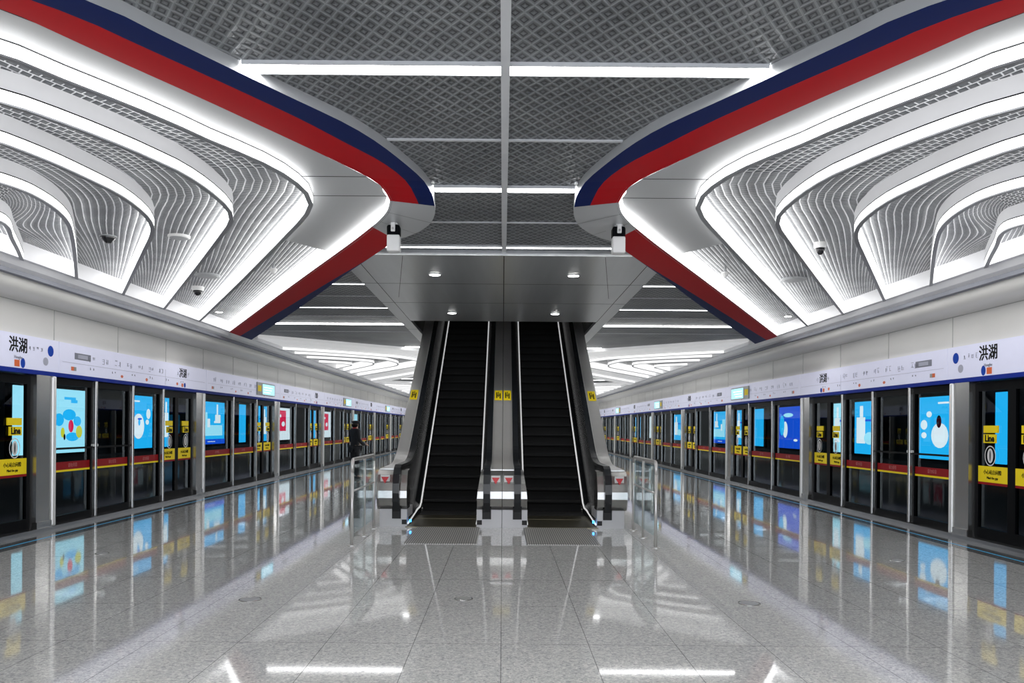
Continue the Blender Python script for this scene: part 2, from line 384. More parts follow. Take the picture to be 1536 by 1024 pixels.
front_in, front_mid, front_out = [resample(catmull(p), 44) for p in (R_pts, RB_pts, O_pts)]
tip_in, tip_out = [resample(catmull(p), 14) for p in (TI_pts, TO_pts)]
back_in, back_mid, back_out = [resample(catmull(p), 30) for p in (BI_pts, BM_pts, BO_pts)]
outer_all = front_out + tip_out[1:] + back_out[1:]
inner_all = front_in + tip_in[1:] + back_in[1:]
def drop(p):          # underside height of the wing: level in front, dipping round the tip
    t = min(1, max(0, (p.y - 7.15)/1.5)); t = t*t*(3-2*t)
    return HW + (HB-HW)*t
outline = sorted([(p.y, -p.x) for p in outer_all])
def Xo(z):
    z = (z + 0.0)
    if z < outline[0][0]: return XC
    k = (z - .62)//PERIOD; z = z - k*PERIOD
    if z <= outline[0][0] or z >= outline[-1][0]: return XC
    for a, b in zip(outline, outline[1:]):
        if a[0] <= z <= b[0]: return a[1] + (b[1]-a[1])*(z-a[0])/max(1e-6, b[0]-a[0])
    return XC

# ------------------------------------------------------------------ setting
Z0, Z1 = -8.0, 80.2
XW = 6.66
struct(MB().box(-6.0, 6.0, Z0, Z1, -.15, 0).build('floor', M['floor']), 'polished speckled grey granite floor')
for s, nm in ((-1,'left'),(1,'right')):
    struct(MB().box(s*6.0, s*6.66, Z0, Z1, -.15, 0).build('trim_1' if s < 0 else 'trim_2', M['dark_granite']), 'dark polished granite strip along the platform edge')
    struct(MB().box(s*6.17, s*6.19, Z0, Z1, .0, .002).build('trim_3' if s < 0 else 'trim_4', M['edge_line']), 'thin blue line in the floor before the platform doors')
    struct(MB().box(s*6.56, s*6.85, Z0, Z1, 0, .05).build('trim_5' if s < 0 else 'trim_6', M['sill']), 'steel sill under the platform doors')
    # upper wall and cove
    zc = EYE+1.675
    mb = MB(); mb.grid([[(s*XW, y, 2.74), (s*XW, y, zc)] + [(s*(XW-.36*math.sin(a)), y, zc + .20*(1-math.cos(a))/1 ) for a in [PI/2*i/8 for i in range(1, 9)]] + [(s*6.28, y, EYE+1.93)] for y in (Z0, Z1)])
    struct(mb.build('wall_'+nm, M['wall'], smooth=True), 'cream enamel upper wall curving into the cove')
    jt = MB()
    k = -8
    while 12.35 + 2.05*k < Z1:
        y = 12.35+2.05*k; jt.box(s*(XW-.004), s*(XW+.01), y-.006, y+.006, 2.78, zc); k += 1
    jt.box(s*(XW-.004), s*(XW+.01), Z0, Z1, zc-.006, zc+.006)
    struct(jt.build('trim_7' if s < 0 else 'trim_8', M['joint']), 'joints between the enamel wall panels')
    # cornice
    prof = [(6.03,EYE+2.30),(6.03,EYE+2.06),(6.08,EYE+2.05),(6.14,EYE+1.985),(6.21,EYE+1.95)]
    mb = MB(); mb.grid([[(s*x, y, z) for x, z in prof] for y in (Z0, Z1)])
    mb.cur = 1; mb.box(s*6.205, s*6.34, Z0, Z1, EYE+1.895, EYE+1.95)
    struct(mb.build('trim_9' if s < 0 else 'trim_10', [M['cornice'], M['lip']]), 'white stepped cornice along the wall')
    # tunnel
    tb = MB(); tb.box(s*9.7, s*9.9, Z0, Z1, -1.2, 3.6); tb.box(s*6.9, s*9.9, Z0, Z1, -1.35, -1.2); tb.box(s*6.75, s*9.9, Z0, Z1, 2.95, 3.2); tb.box(s*6.7, s*6.9, Z0, Z1, -1.3, -.15)
    struct(tb.build('wall_tunnel_'+nm, M['concrete']), 'dark track tunnel behind the platform doors')
struct(MB().box(-10, 10, Z1, Z1+.2, -1.3, 5).build('wall_back', M['wall']), 'far end wall of the platform')

# central ceiling
WY0, WY1, WX = 17.0, 22.0, 1.9
zs = sorted(set([Z0, -4, 0, .3, WY0, WY1, 10.6] + [round(.62 + .18*i, 3) for i in range(int((Z1-.62)/.18))] + [Z1]))
mb = MB()
for a, b in zip(zs, zs[1:]):
    xa, xb = Xo(a), Xo(b)
    if a >= WY0-1e-6 and b <= WY1+1e-6:
        for s in (-1, 1): mb.face((s*xa, a, HC), (s*max(WX,0), a, HC), (s*WX, b, HC), (s*xb, b, HC))
    else: mb.face((-xa, a, HC), (xa, a, HC), (xb, b, HC), (-xb, b, HC))
struct(mb.build('ceiling', M['mesh']), 'grey expanded metal mesh ceiling over the middle of the platform')
# roof slab above everything (keeps the sky out)
rb = MB(); rb.box(-10, 10, Z0, WY0, 4.6, 4.8); rb.box(-10, 10, 27.6, Z1, 4.6, 4.8); rb.box(-10, -WX-.05, WY0, 27.6, 4.6, 4.8); rb.box(WX+.05, 10, WY0, 27.6, 4.6, 4.8)
struct(rb.build('ceiling_slab', M['concrete']))
ob = MB().box(-.028, .028, Z0, 10.62, HC-.03, HC+.0); struct(ob.build('trim_11', M['bar']), 'slim metal bar along the middle of the mesh ceiling')

# soffit over the escalators
so = MB()
so.box(-2.12, 2.12, 10.5, WY0, HS-.0, HS+.07)
for s in (-1, 1): so.box(s*WX, s*2.12, WY0, 22.1, HS, HS+.07)

root = empty('escalator_soffit', (0, 10.5, HS), 'grey metal soffit panel with downlights over the escalators', 'soffit')
so.build('panel', M['soffit'], root)
sm = MB()
sm.box(-.006, .006, 10.5, WY0, HS-.002, HS)
for s in (-1, 1):
    sm.box(s*1.9-.004, s*1.9+.004, 10.7, WY0, HS-.002, HS)
    sm.face((s*1.28-.003, 10.52, HS-.002), (s*1.28+.003, 10.52, HS-.002), (s*1.75+.003, 13.9, HS-.002), (s*1.75-.003, 13.9, HS-.002))
for y in (12.56, 14.5, 18.5): sm.box(-2.12 if y < WY0 else -2.12, 2.12 if y < WY0 else -1.9, y-.004, y+.004, HS-.002, HS)
sm.build('panel_joint', M['black'], root)
MB().box(-2.12, 2.12, 10.47, 10.5, HS+.0, HS+.07).build('front_trim', M['soffit'], root)
wl = MB()
for s in (-1, 1): wl.box(s*WX, s*(WX+.05), WY0, 27.5, HS+.07, 9.2)
wl.box(-WX, WX, 27.5, 27.6, HC+.05, 9.2); wl.box(-WX, WX, WY0-.05, WY0, HS+.07, 9.2); wl.box(-WX-.1, WX+.1, WY0-.1, 27.6, 9.2, 9.3)
struct(wl.build('wall_escalator_well', M['steel']))

# ceiling strips
group = 'lit strips across the mesh ceiling'
def strip_label(k, part):
    names = {0:'broad bright white light strip across the mesh ceiling, nearest the camera', 1:'bright white light strip joining the two curved wing tips', 2:'bright white light strip just before the escalator soffit'}
    if part == 0: return names[k]
    sd = 'left' if part < 0 else 'right'
    return 'thin white light strip %s of the escalator well, %s from the soffit edge' % (sd, ORD[k-3])
def halfspan(z): return Xo(z) - .01
for k in range(-2, 5):
    z = 5.15 + 2.6*k if k != 2 else 10.24
    hw = .066 if k < 2 else .04
    lo, hi = z-hw, z+hw
    def piece(xa0, xa1, xb0, xb1, lab, nm='light_strip', mt=None, h=.02, ww=hw):
        mbx = MB()
        lo_, hi_ = z-ww, z+ww
        v = [(xa0, lo_, HC-h), (xa1, lo_, HC-h), (xb1, hi_, HC-h), (xb0, hi_, HC-h)]
        w = [(x, y, HC+.03) for x, y, _ in v]
        i = 0; mbx.v = v + w; mbx.f = [(0,1,2,3),(7,6,5,4),(0,4,5,1),(1,5,6,2),(2,6,7,3),(3,7,4,0)]; mbx.mi = [0]*6
        rt = empty(nm, ((xa0+xa1)/2, z, HC), lab, 'light strip', group)
        mbx.build('diffuser', M['glowstrip'] if z < 10 else M['glowthin'], rt)
        e = MB()
        for (ya, yb, q0, q1) in ((lo_-.012, lo_, xa0, xa1), (hi_, hi_+.012, xb0, xb1)): e.box(q0, q1, ya, yb, HC-h-.005, HC+.02)
        e.build('edge_trim', M['bar'], rt)
    if k < 0: 
        piece(-halfspan(lo), halfspan(lo), -halfspan(hi), halfspan(hi), 'white light strip in the ceiling behind the camera, %s' % ORD[-k-1]); continue
    if z < 10.5: piece(-halfspan(lo), halfspan(lo), -halfspan(hi), halfspan(hi), strip_label(k, 0))
    else:
        for s in (-1, 1): piece(*(sorted((s*2.13, s*halfspan(lo)))+sorted((s*2.13, s*halfspan(hi)))), strip_label(k, s))
def far_strip(z, lab):
    x = min(halfspan(z-.09), halfspan(z+.09)); 
    if x < .8: return
    rt = empty('light_strip', (0, z, HC), lab, 'light strip', group)
    MB().box(-x, x, z-.045, z+.045, HC-.02, HC+.03).build('diffuser', M['glowthin'], rt)
for s in (-1, 1):
    z = 18.15; x = min(halfspan(z-.09), halfspan(z+.09))
    rt = empty('light_strip', (s*3, z, HC), 'thin white light strip %s of the escalator well, farthest before the next wing' % ('left' if s < 0 else 'right'), 'light strip', group)
    MB().box(s*2.13, s*x, z-.045, z+.045, HC-.02, HC+.03).build('diffuser', M['glowthin'], rt)
n = 0
for i in range(7, 28):
    z = 5.15+2.6*i
    if z < 23.3 or z > Z1-2: continue
    far_strip(z, 'light strip on the far ceiling beyond the escalators, glimpsed edge on'); n += 1
# unlit cross bars
ub = MB()
for z in [6.45-2.6*3, 6.45-2.6*2, 6.45-2.6, 6.45, 9.05]:
    x = halfspan(z); ub.box(-x, x, z-.016, z+.016, HC-.012, HC+.005)
for z in [11.7, 14.25, 16.85, 19.6]:
    x = halfspan(z)
    for s in (-1, 1): ub.box(s*2.13, s*x, z-.016, z+.016, HC-.012, HC+.005)
struct(ub.build('trim_12', M['bar']), 'slim unlit cross bars of the mesh ceiling')

# ------------------------------------------------------------------ wings, fins, mesh fields
finc = {k: split_tip(c) for k, c in fins.items()}
fin_names = {1:'longest', 2:'second longest', 3:'third longest', 4:'fourth longest', 5:'shortest'}
def make_side(s):
    sd = 'left' if s < 0 else 'right'
    out = []
    sx = lambda x: side_x(x, s)
    # wing
    root = empty('ceiling_wing', (sx(-2), 8, HW), 'grey curved ceiling wing with red and blue stripes, %s of centre' % sd, 'ceiling wing')
    # flat plate between the stripes and fin 1
    inn = split_tip([p for p in inner_all]); f1 = finc[1]
    seam = 9.75
    mb = MB(); mb2 = MB()
    i_tip = max(range(len(inn)), key=lambda k: inn[k].x)
    rows = [[(sx(a.x), a.y, HW), (sx(b.x), b.y, HW)] for a, b in zip(inn, f1)]
    # only as far as the mesh seam
    cut = next(k for k in range(27, len(rows)) if rows[k][0][1] > 9.9)
    mb.grid(rows[:cut+1])
    mb.build('plate', M['wing'], root)
    pj = MB()
    for y in (7.18, 7.78):
        xi = min((p for p in inn if p.x <= -1.0), key=lambda p: abs(p.y-y)+ (0 if p.x > -1.6 else 9)).x; xf = min((p for p in f1), key=lambda p: abs(p.y-y)).x
        pj.box(sx(xi), sx(xf), y-.004, y+.004, HW-.002, HW+.001)
    pj.build('plate_joint', M['black'], root)
    st = MB(); st.grid([[(sx(a.x), a.y, drop(a)), (sx(b.x), b.y, drop(b))] for a, b in zip(front_in, front_mid)])
    st2 = MB(); st2.grid([[(sx(a.x), a.y, drop(a)), (sx(b.x), b.y, drop(b))] for a, b in zip(front_mid, front_out)])
    sb = MB(); sb.grid([[(sx(a.x), a.y, drop(a)), (sx(b.x), b.y, drop(b))] for a, b in zip(back_in, back_mid)])
    sb2 = MB(); sb2.grid([[(sx(a.x), a.y, drop(a)), (sx(b.x), b.y, drop(b))] for a, b in zip(back_mid, back_out)])
    tp = MB(); tp.grid([[(sx(a.x+(b.x-a.x)*f), a.y+(b.y-a.y)*f, drop(a.lerp(b, f))) for f in (0,.25,.5,.75,1)] for a, b in zip(tip_in, tip_out)])
    parts = [(st,'red_stripe','red'),(st2,'blue_stripe','blue'),(sb,'red_stripe','red'),(sb2,'blue_stripe','blue')]
    for q, nm, mt in parts: q.build(nm, M[mt], root)
    tp.build('tip_panel', M['wing'], root, smooth=True)
    tj = MB()
    for fr in (.38, .72):
        k = int(fr*14); a, b = tip_in[k], tip_out[k]
        tj.face((sx(a.x), a.y-.004, drop(a)-.003), (sx(b.x), b.y-.004, drop(b)-.003), (sx(b.x), b.y+.004, drop(b)-.003), (sx(a.x), a.y+.004, drop(a)-.003))
    tj.build('tip_joint', M['black'], root)
    fs = MB(); fs.grid([[(sx(p.x), p.y, drop(p)), (sx(p.x), p.y, HC+.01)] for p in outer_all])
    fs.build('edge_fascia', M['wingedge'], root, smooth=True)
    # glowing inner face of the back arm
    bc = [p for p in (front_in[-7:] + tip_in[1:] + back_in[1:])]
    gl = MB(); gl.grid([[(sx(p.x), p.y, drop(p)+.012), (sx(q.x), q.y, HT if q.y > 9.9 else HW)] for p, q in zip(bc, offset(bc, .03))])
    gl.build('light_band', M['glowfin'], root, smooth=True)
    le = MB(); le.grid([[(sx(p.x), p.y, drop(p)-.002), (sx(q.x), q.y, drop(p)+.012)] for p, q in zip(offset(bc, -.02), offset(bc, .0))])
    le.build('light_band_edge', M['finedge'], root, smooth=True)
    out.append(root)
    # fins
    for k in range(1, 6):
        c = finc[k]; ci = offset(c, .035)
        fr = empty('light_fin', (sx(c[26].x), c[26].y, HB), '%s glowing white bent fin hanging from the %s ceiling' % (fin_names[k], sd), 'light fin', 'glowing ceiling fins')
        if k > 1: 
            u = MB(); u.grid([[(sx(p.x), p.y, HW+.0), (sx(p.x), p.y, HT+.005)] for p in c]); u.build('upper_panel', M['finpanel'], fr, smooth=True)
        else:
            u = MB(); u.grid([[(sx(p.x), p.y, HW+.0), (sx(p.x), p.y, HT+.005)] for p in c]); u.build('upper_panel', M['finpanel'], fr, smooth=True)
        e = MB(); co = offset(c, -.006)
        e.grid([[(sx(p.x), p.y, HW-.006), (sx(p.x), p.y, HW+.004)] for p in co]); e.build('shadow_joint', M['black'], fr)
        g = MB(); g.grid([[(sx(p.x), p.y, HB+.012), (sx(p.x), p.y, HW-.006)] for p in c]); g.build('outer_diffuser', M['glowfin'], fr, smooth=True)
        g = MB(); g.grid([[(sx(p.x), p.y, HB+.012), (sx(p.x), p.y, HT+.005)] for p in ci]); g.build('inner_diffuser', M['glowfin'], fr, smooth=True)
        b = MB(); b.grid([[(sx(p.x), p.y, HB+.012), (sx(p.x), p.y, HB), (sx(q.x), q.y, HB), (sx(q.x), q.y, HB+.012)] for p, q in zip(offset(c, -.004), offset(c, .039))]); b.build('bottom_edge', M['finedge'], fr)
        out.append(fr)
    # mesh fields
    def field(a, b, lab, k0=0, flatv=None):
        n = len(a); m = 6
        uvs = []; rows = []; u = 0
        tipi = 26
        for i in range(n):
            if i:
                du = ((a[i]-a[i-1]).length + (b[i]-b[i-1]).length)/2
                u += du * (1 if i <= tipi else 2.4)
            w = (b[i]-a[i]).length
            rows.append([(sx(a[i].x+(b[i].x-a[i].x)*j/m), a[i].y+(b[i].y-a[i].y)*j/m, HT) for j in range(m+1)])
            uvs.append([(u, w*j/m) for j in range(m+1)])
        mb = MB(); mb.grid(rows[k0:], uvs[k0:])
        o = mb.build('mesh_ceiling_panel', M['rib']); tag(o, lab, 'ceiling panel', 'woven metal ceiling fields between the fins'); out.append(o)
    for k in range(1, 5): field(finc[k], finc[k+1], 'grey woven metal mesh field between the %s and %s fins, %s ceiling' % (fin_names[k], fin_names[k+1], sd))
    edge = [Vector((-XC, finc[5][0].y + (finc[5][-1].y-finc[5][0].y)*i/52)) for i in range(53)]
    field(finc[5], edge, 'small woven metal mesh field inside the shortest fin, %s ceiling' % sd)
    field(inn, f1, 'woven metal mesh field between the striped wing and the longest fin, %s ceiling' % sd, k0=cut)
    return out
sets = {}
for s in (-1, 1):
    sets[s] = make_side(s)
far_data = {}
M['farwing_glow'] = pbr('far_wing_panel_self_lit', (.8,.8,.81), .5, spec=.3, emit=(1,1,1), es=.20)  # slight emission added to lighten the distant wings, which are no lamps
far_plate = {}
for s in (-1, 1):      # the later wings are broader: plain plate as far as the second fin curve
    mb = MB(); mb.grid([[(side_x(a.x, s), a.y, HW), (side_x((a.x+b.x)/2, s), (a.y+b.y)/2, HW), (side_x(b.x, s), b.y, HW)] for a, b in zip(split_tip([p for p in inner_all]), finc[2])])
    w_ = sets[s][0]; o = mb.build('plate', M['farwing_glow'], w_); far_plate[s] = o.data; bpy.data.objects.remove(o)
    jm = MB()
    for f in (.33, .66):
        ln = [a.lerp(b, f) for a, b in zip(split_tip([p for p in inner_all]), finc[2])]
        jm.grid([[(side_x(p.x, s), p.y, HW-.003), (side_x(q.x, s), q.y, HW-.003)] for p, q in zip(ln, offset(ln, .02))])
    o = jm.build('plate_joint', M['finedge'], w_); far_plate[s, 1] = o.data; bpy.data.objects.remove(o)
for m in (1, 2, 3):
    for s in (-1, 1):
        sd = 'left' if s < 0 else 'right'; where = ['', 'just beyond the escalators', 'in the distance past the escalators', 'at the far end of the platform'][m]
        for i in (0, 2, 3, 4, 5, 7, 8, 9, 10):
            o = sets[s][i]
            if i == 0: lab = 'broad plain pale ceiling wing %s, %s side' % (where, sd)
            elif i < 6: lab = '%s white bent ceiling fin %s, %s side' % ({2:'longest',3:'second longest',4:'third longest',5:'shortest'}[i], where, sd)
            else: lab = '%s mesh ceiling field %s, %s side' % ({7:'widest',8:'second widest',9:'third widest',10:'smallest'}[i], where, sd)
            c = o.copy(); C.objects.link(c); c.location = Vector(o.location)+Vector((0, PERIOD*m, 0)); c['label'] = lab
            for ch in o.children:
                d = ch.copy(); mt = ch.data.materials[0]
                new = {M['glowfin']: M['glowfar'], M['wing']: M['farwing_glow'], M['red']: M['farwing_glow'], M['blue']: M['farwing_glow'], M['wingedge']: M['farwing_glow']}.get(mt)
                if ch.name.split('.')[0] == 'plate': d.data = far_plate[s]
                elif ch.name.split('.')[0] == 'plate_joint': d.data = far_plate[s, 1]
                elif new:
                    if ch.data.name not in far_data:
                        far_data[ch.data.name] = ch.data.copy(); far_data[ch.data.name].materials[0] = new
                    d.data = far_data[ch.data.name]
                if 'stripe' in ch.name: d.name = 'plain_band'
                C.objects.link(d); d.parent = c

# ------------------------------------------------------------------ small ceiling items
def downlight(x, y, z, lab, r=.075):
    rt = empty('downlight', (x, y, z), lab, 'downlight', 'round recessed downlights')
    MB().lathe((x, y, z), [(r*1.25, 0), (r*1.25, -.008), (r*1.02, -.012), (r*1.02, 0)], 24).build('rim', M['plastic_white'], rt)
    MB().lathe((x, y, z-.012), [(r, .01), (r, -.002), (r*.5, -.006)], 24).build('lens', M['glowspot'], rt)
    l = bpy.data.lights.new('spot', 'SPOT'); l.energy = 25; l.spot_size = 2.0; l.shadow_soft_size = .06; l.spot_blend = .6
    o = bpy.data.objects.new('spot', l); C.objects.link(o); o.parent = rt; o.location = (0,0,-.05)
for x, y, lab in ((-.975,11.78,'round downlight in the soffit, near left'),(.985,11.78,'round downlight in the soffit, near right'),(-.975,15.76,'round downlight in the soffit, far left above the escalator'),(.975,15.76,'round downlight in the soffit, far right above the escalator')): downlight(x, y, HS, lab)
downlight(-5.72, 16.75, HT-.004, 'round downlight in the mesh beside the cornice, left ceiling', .065)
downlight(5.72, 16.75, HT-.004, 'round downlight in the mesh beside the cornice, right ceiling', .065)
def dome(x, y, lab, r=.1, dark=True):
    rt = empty('dome_camera', (x, y, HT), lab, 'security camera')
    MB().lathe((x, y, HT), [(r, 0), (r, -.05), (r*.9, -.07)], 24).build('housing', M['plastic_white'], rt, smooth=False)
    MB().lathe((x, y, HT-.07), [(r*.72, 0), (r*.68, -.03), (r*.5, -.06), (r*.2, -.08)], 20).build('dome', M['lens'], rt, smooth=True)
dome(-5.05, 13.75, 'white dome camera with dark lens on the left mesh ceiling')
dome(3.85, 10.15, 'small dark dome camera on the right mesh ceiling', .075)
def plate(x, y, lab, r=.19, mt='plastic_grey'):
    rt = empty('ceiling_speaker', (x, y, HT), lab, 'ceiling speaker')
    MB().lathe((x, y, HT), [(r, 0), (r, -.02), (r*.92, -.03)], 28).build('rim', M[mt], rt)
    MB().lathe((x, y, HT-.03), [(r*.85, 0), (r*.8, -.006)], 28).build('grille', M['plastic_grey'], rt)
plate(-4.5, 12.65, 'round grey ceiling speaker beside the white dome camera')
plate(4.38, 12.6, 'round grey ceiling speaker on the right mesh ceiling')
plate(-3.92, 10.05, 'round pale ceiling speaker on the left mesh ceiling', .13, 'plastic_white')
def sprinkler(x, y, lab):
    rt = empty('smoke_detector', (x, y, HT), lab, 'smoke detector')
    MB().lathe((x, y, HT), [(.02, 0), (.02, -.07)], 10).build('stem', M['plastic_grey'], rt)
    MB().lathe((x, y, HT-.07), [(.05, 0), (.055, -.02), (.03, -.06), (.012, -.075)], 16).build('head', M['plastic_white'], rt)
sprinkler(-3.25, 11.75, 'small white detector hanging from the left mesh ceiling')
sprinkler(3.12, 11.75, 'small white detector hanging from the right mesh ceiling')
rt = empty('cone_detector', (-4.8, 10.1, HT), 'dark grey cone shaped detector on the left mesh ceiling', 'smoke detector')
MB().lathe((-4.8, 10.1, HT), [(.09, 0), (.085, -.03), (.03, -.09)], 18).build('body', M['lens'], rt)
MB().lathe((-4.8, 10.1, HT+.0), [(.1, 0), (.1, -.012)], 18).build('rim', M['plastic_grey'], rt)
# hanging boxes below the wing tips
for s in (-1, 1):
    sd = 'left' if s < 0 else 'right'
    x, y = s*1.145+.02, 8.47
    zt = drop(Vector((-1.0, 8.4)))
    rt = empty('hanging_projector', (x, y, zt), 'black and white box unit hanging under the %s wing tip' % sd, 'hanging device')
    MB().lathe((x, y, zt+.02), [(.045, 0), (.045, -.03), (.02, -.04)], 18).build('ceiling_mount', M['plastic_white'], rt)
    MB().tube([(x, y, zt), (x, y, zt-.13)], .016, 12).build('stem', M['plastic_white'], rt)
    z = EYE + (640-338)/1250*y - .005
    b = MB(); b.prism_x([(y-.035, z-.06), (y-.03, z-.005), (y+.02, z+.005), (y+.10, z-.03), (y+.10, z-.27), (y-.035, z-.27)], x-.065, x+.065)
    MB().box(x-.065, x+.065, y-.035, y+.1, z-.27, z-.10).build('front_shell', M['plastic_white'], rt, bevel=.015)
    MB().box(x-.066, x+.066, y-.034, y+.101, z-.115, z-.0).build('rear_shell', M['black'], rt, bevel=.02)
    MB().lathe((x, y, 0), [(.001, 0)], 3) if False else None
    br = MB(); br.box(x-.022, x+.022, y-.055, y-.036, z-.075, z+.06); br.box(x-.022, x+.022, y-.055, y+.02, z+.05, z+.065); br.build('bracket', M['plastic_white'], rt, bevel=.008)
    MB().tube([(x, y-.062, z-.045), (x, y-.05, z-.045)], .012, 10).build('pivot_bolt', M['steel'], rt)

# ------------------------------------------------------------------ platform screen doors
BAY = 6.15; COL1 = 12.3
def where_lbl(k): return 'out of frame' if k < 0 else 'nearest' if k == 0 else ORD[k] + ' nearest'
def fixed_panel(s, y0, y1, bar):
    rt = empty('glass_screen_panel', (s*XW, y0, 0))
    F = MB(); w = .1
    for a, b, c, d in ((y0, y0+w, .05, 2.24), (y1-w, y1, .05, 2.24), (y0+w, y1-w, .05, .16), (y0+w, y1-w, 2.13, 2.24)): F.box(s*(XW-.0), s*(XW+.06), a, b, c, d)
    F.build('frame', M['black'], rt)
    MB().face((s*(XW+.03), y0+w, .16), (s*(XW+.03), y1-w, .16), (s*(XW+.03), y1-w, 2.13), (s*(XW+.03), y0+w, 2.13)).build('glass', M['glass'], rt)
    rb_ = MB().box(s*(XW+.012), s*(XW+.022), y0+.1, y1-.1, .845, .965).build('red_band', M['redvinyl'], rt)
    MB().box(s*(XW+.012), s*(XW+.022), y0+.1, y1-.1, .815, .845).build('yellow_line', M['yellow'], rt)
    text_obj('请勿倚靠', .07, M['pink_ink'], (s*(XW+.010), (y0+y1)/2, .905), s, rb_, 'band_lettering')
    if bar:
        b = MB(); b.box(s*(XW-.03), s*(XW-.005), y0+.08, y1-.08, 1.155, 1.185); pb_ = b.build('push_bar', M['black'], rt)
        MB().tube([(s*(XW-.04), y0+.06 if bar == 2 else y1-.06, 1.2), (s*(XW), y0+.06 if bar == 2 else y1-.06, 1.2)], .022, 12).build('handle_knob', M['bright'], pb_)
    return rt
def post(s, y, parent):
    MB().box(s*(XW-.07), s*(XW+.05), y-.062, y-.002, .05, 2.24).build('post', M['steel'], parent, bevel=.012)
def leaf(s, y0, y1, sign):
    rt = empty('sliding_door_leaf', (s*(XW+.05), y0, 0))
    F = MB(); w = .085
    for a, b, c, d in ((y0, y0+w, .05, 2.22), (y1-w, y1, .05, 2.22), (y0+w, y1-w, .05, .2), (y0+w, y1-w, 2.1, 2.22)): F.box(s*(XW+.03), s*(XW+.08), a, b, c, d)
    F.build('frame', M['black'], rt)
    X = XW+.055
    MB().face((s*X, y0+w, .2), (s*X, y1-w, .2), (s*X, y1-w, 2.1), (s*X, y0+w, 2.1)).build('glass', M['glass'], rt)
    yb_ = MB().box(s*(X-.025), s*(X-.01), y0+w, y1-w, .84, 1.06).build('yellow_band', M['yellow'], rt)
    MB().box(s*(X-.025), s*(X-.01), y0+w, y1-w, .805, .84).build('red_line', M['redvinyl'], rt)
    cy = (y0+y1)/2
    text_obj('小心站台间隙', .07, M['black_ink'], (s*(X-.027), cy, .975), s, yb_, 'band_lettering')
    text_obj('Mind the gap', .05, M['black_ink'], (s*(X-.027), cy, .90), s, yb_, 'band_lettering')
    if sign:
        sy = cy+.05
        m = MB(); m.box(s*(X-.025), s*(X-.01), sy-.17, sy+.17, 1.52, 1.62); m.box(s*(X-.025), s*(X-.01), sy-.12, sy+.17, 1.38, 1.5); ys_ = m.build('yellow_sign', M['yellow'], rt)
        text_obj('Line', .13, M['black_ink'], (s*(X-.028), sy+.02, 1.44), s, ys_, 'sign_lettering', bold=.004)
        def ring(r0, r1, h0, h1, n=28):
            q = MB()
            for j in range(n):
                a, b = 2*PI*j/n, 2*PI*(j+1)/n
                q.face(*[(s*(X-.028), sy+rr*math.cos(t), 1.205+hh*math.sin(t)) for rr, hh, t in ((r0,h0,a),(r1,h1,a),(r1,h1,b),(r0,h0,b))])
            return q
        er_ = ring(.115, .13, .125, .14).build('emblem_ring', M['white_ink'], rt)
        q = MB(); n = 20
        q.face(*[(s*(X-.028), sy+.07*math.cos(2*PI*j/n), 1.205+.1*math.sin(2*PI*j/n)) for j in range(n)]); q.build('emblem_oval', M['white_ink'], er_)
        q = MB(); q.face(*[(s*(X-.03), sy+.014*math.cos(2*PI*j/n), 1.205+.075*math.sin(2*PI*j/n)) for j in range(n)]); q.build('emblem_slot', M['black_ink'], er_)
    return rt
def column(s, y0, y1):
    rt = empty('door_column', (s*XW, y0, 0))
    MB().box(s*(XW-.06), s*(XW+.12), y0, y1-.12, .05, 2.24).build('panel', M['steel'], rt)
    MB().box(s*(XW-.09), s*(XW+.1), y1-.11, y1-.02, .05, 2.24).build('edge_post', M['bright'], rt, bevel=.02)
    MB().box(s*(XW-.075), s*(XW+.0), y0, y1, 0.05, .14).build('kick_plate', M['steel'], rt)
    return rt
NB = 11
for s in (-1, 1):
    sd = 'left' if s < 0 else 'right'
    protoL = None; protoC = None; protoF = {}
    for k in range(-1, NB):
        yc = COL1 + BAY*k          # end of the column that follows the door of this bay
        d0, d1 = yc-2.2, yc-.5
        nk = k+1
        dd = '%s doorway, %s side' % (where_lbl(k), sd)
        dist = ['','','',''][0]
        for j, (a, b) in enumerate(((d0, (d0+d1)/2), ((d0+d1)/2, d1))):
            lab = '%s sliding glass leaf with yellow band, %s' % ('nearer' if j == 0 else 'farther', dd)
            if protoL is None: protoL = leaf(s, a, b, True); o = protoL; base = a
            else: o = copy_tree(protoL, (0, a-base, 0))
            tag(o, lab, 'sliding door', 'sliding platform door leaves')
        lab = 'brushed steel column past the %s' % dd
        if protoC is None: protoC = column(s, yc-.5, yc); o = protoC; cb = yc
        else: o = copy_tree(protoC, (0, yc-cb, 0))
        tag(o, lab, 'column', 'steel columns between platform doors')
        # fixed panels after the column
        if k == 0: spl = [0, 1.27, 2.62, 3.95]; typ = 'A'
        else: spl = [0, 2.03, 3.95]; typ = 'B'
        for j in range(len(spl)-1):
            a, b = yc+spl[j], yc+spl[j+1]
            key = (typ, j)
            if key not in protoF:
                f = fixed_panel(s, a, b, (1 if j == 0 else 2) if typ == 'A' and j < 2 else 0)
                post(s, b, f); protoF[key] = (f, a); o = f
            else: o = copy_tree(protoF[key][0], (0, a-protoF[key][1], 0))
            lab = '%s fixed glass panel past the %s' % (ORD[j], dd)
            tag(o, lab, 'glass panel', 'fixed glass platform screen panels')

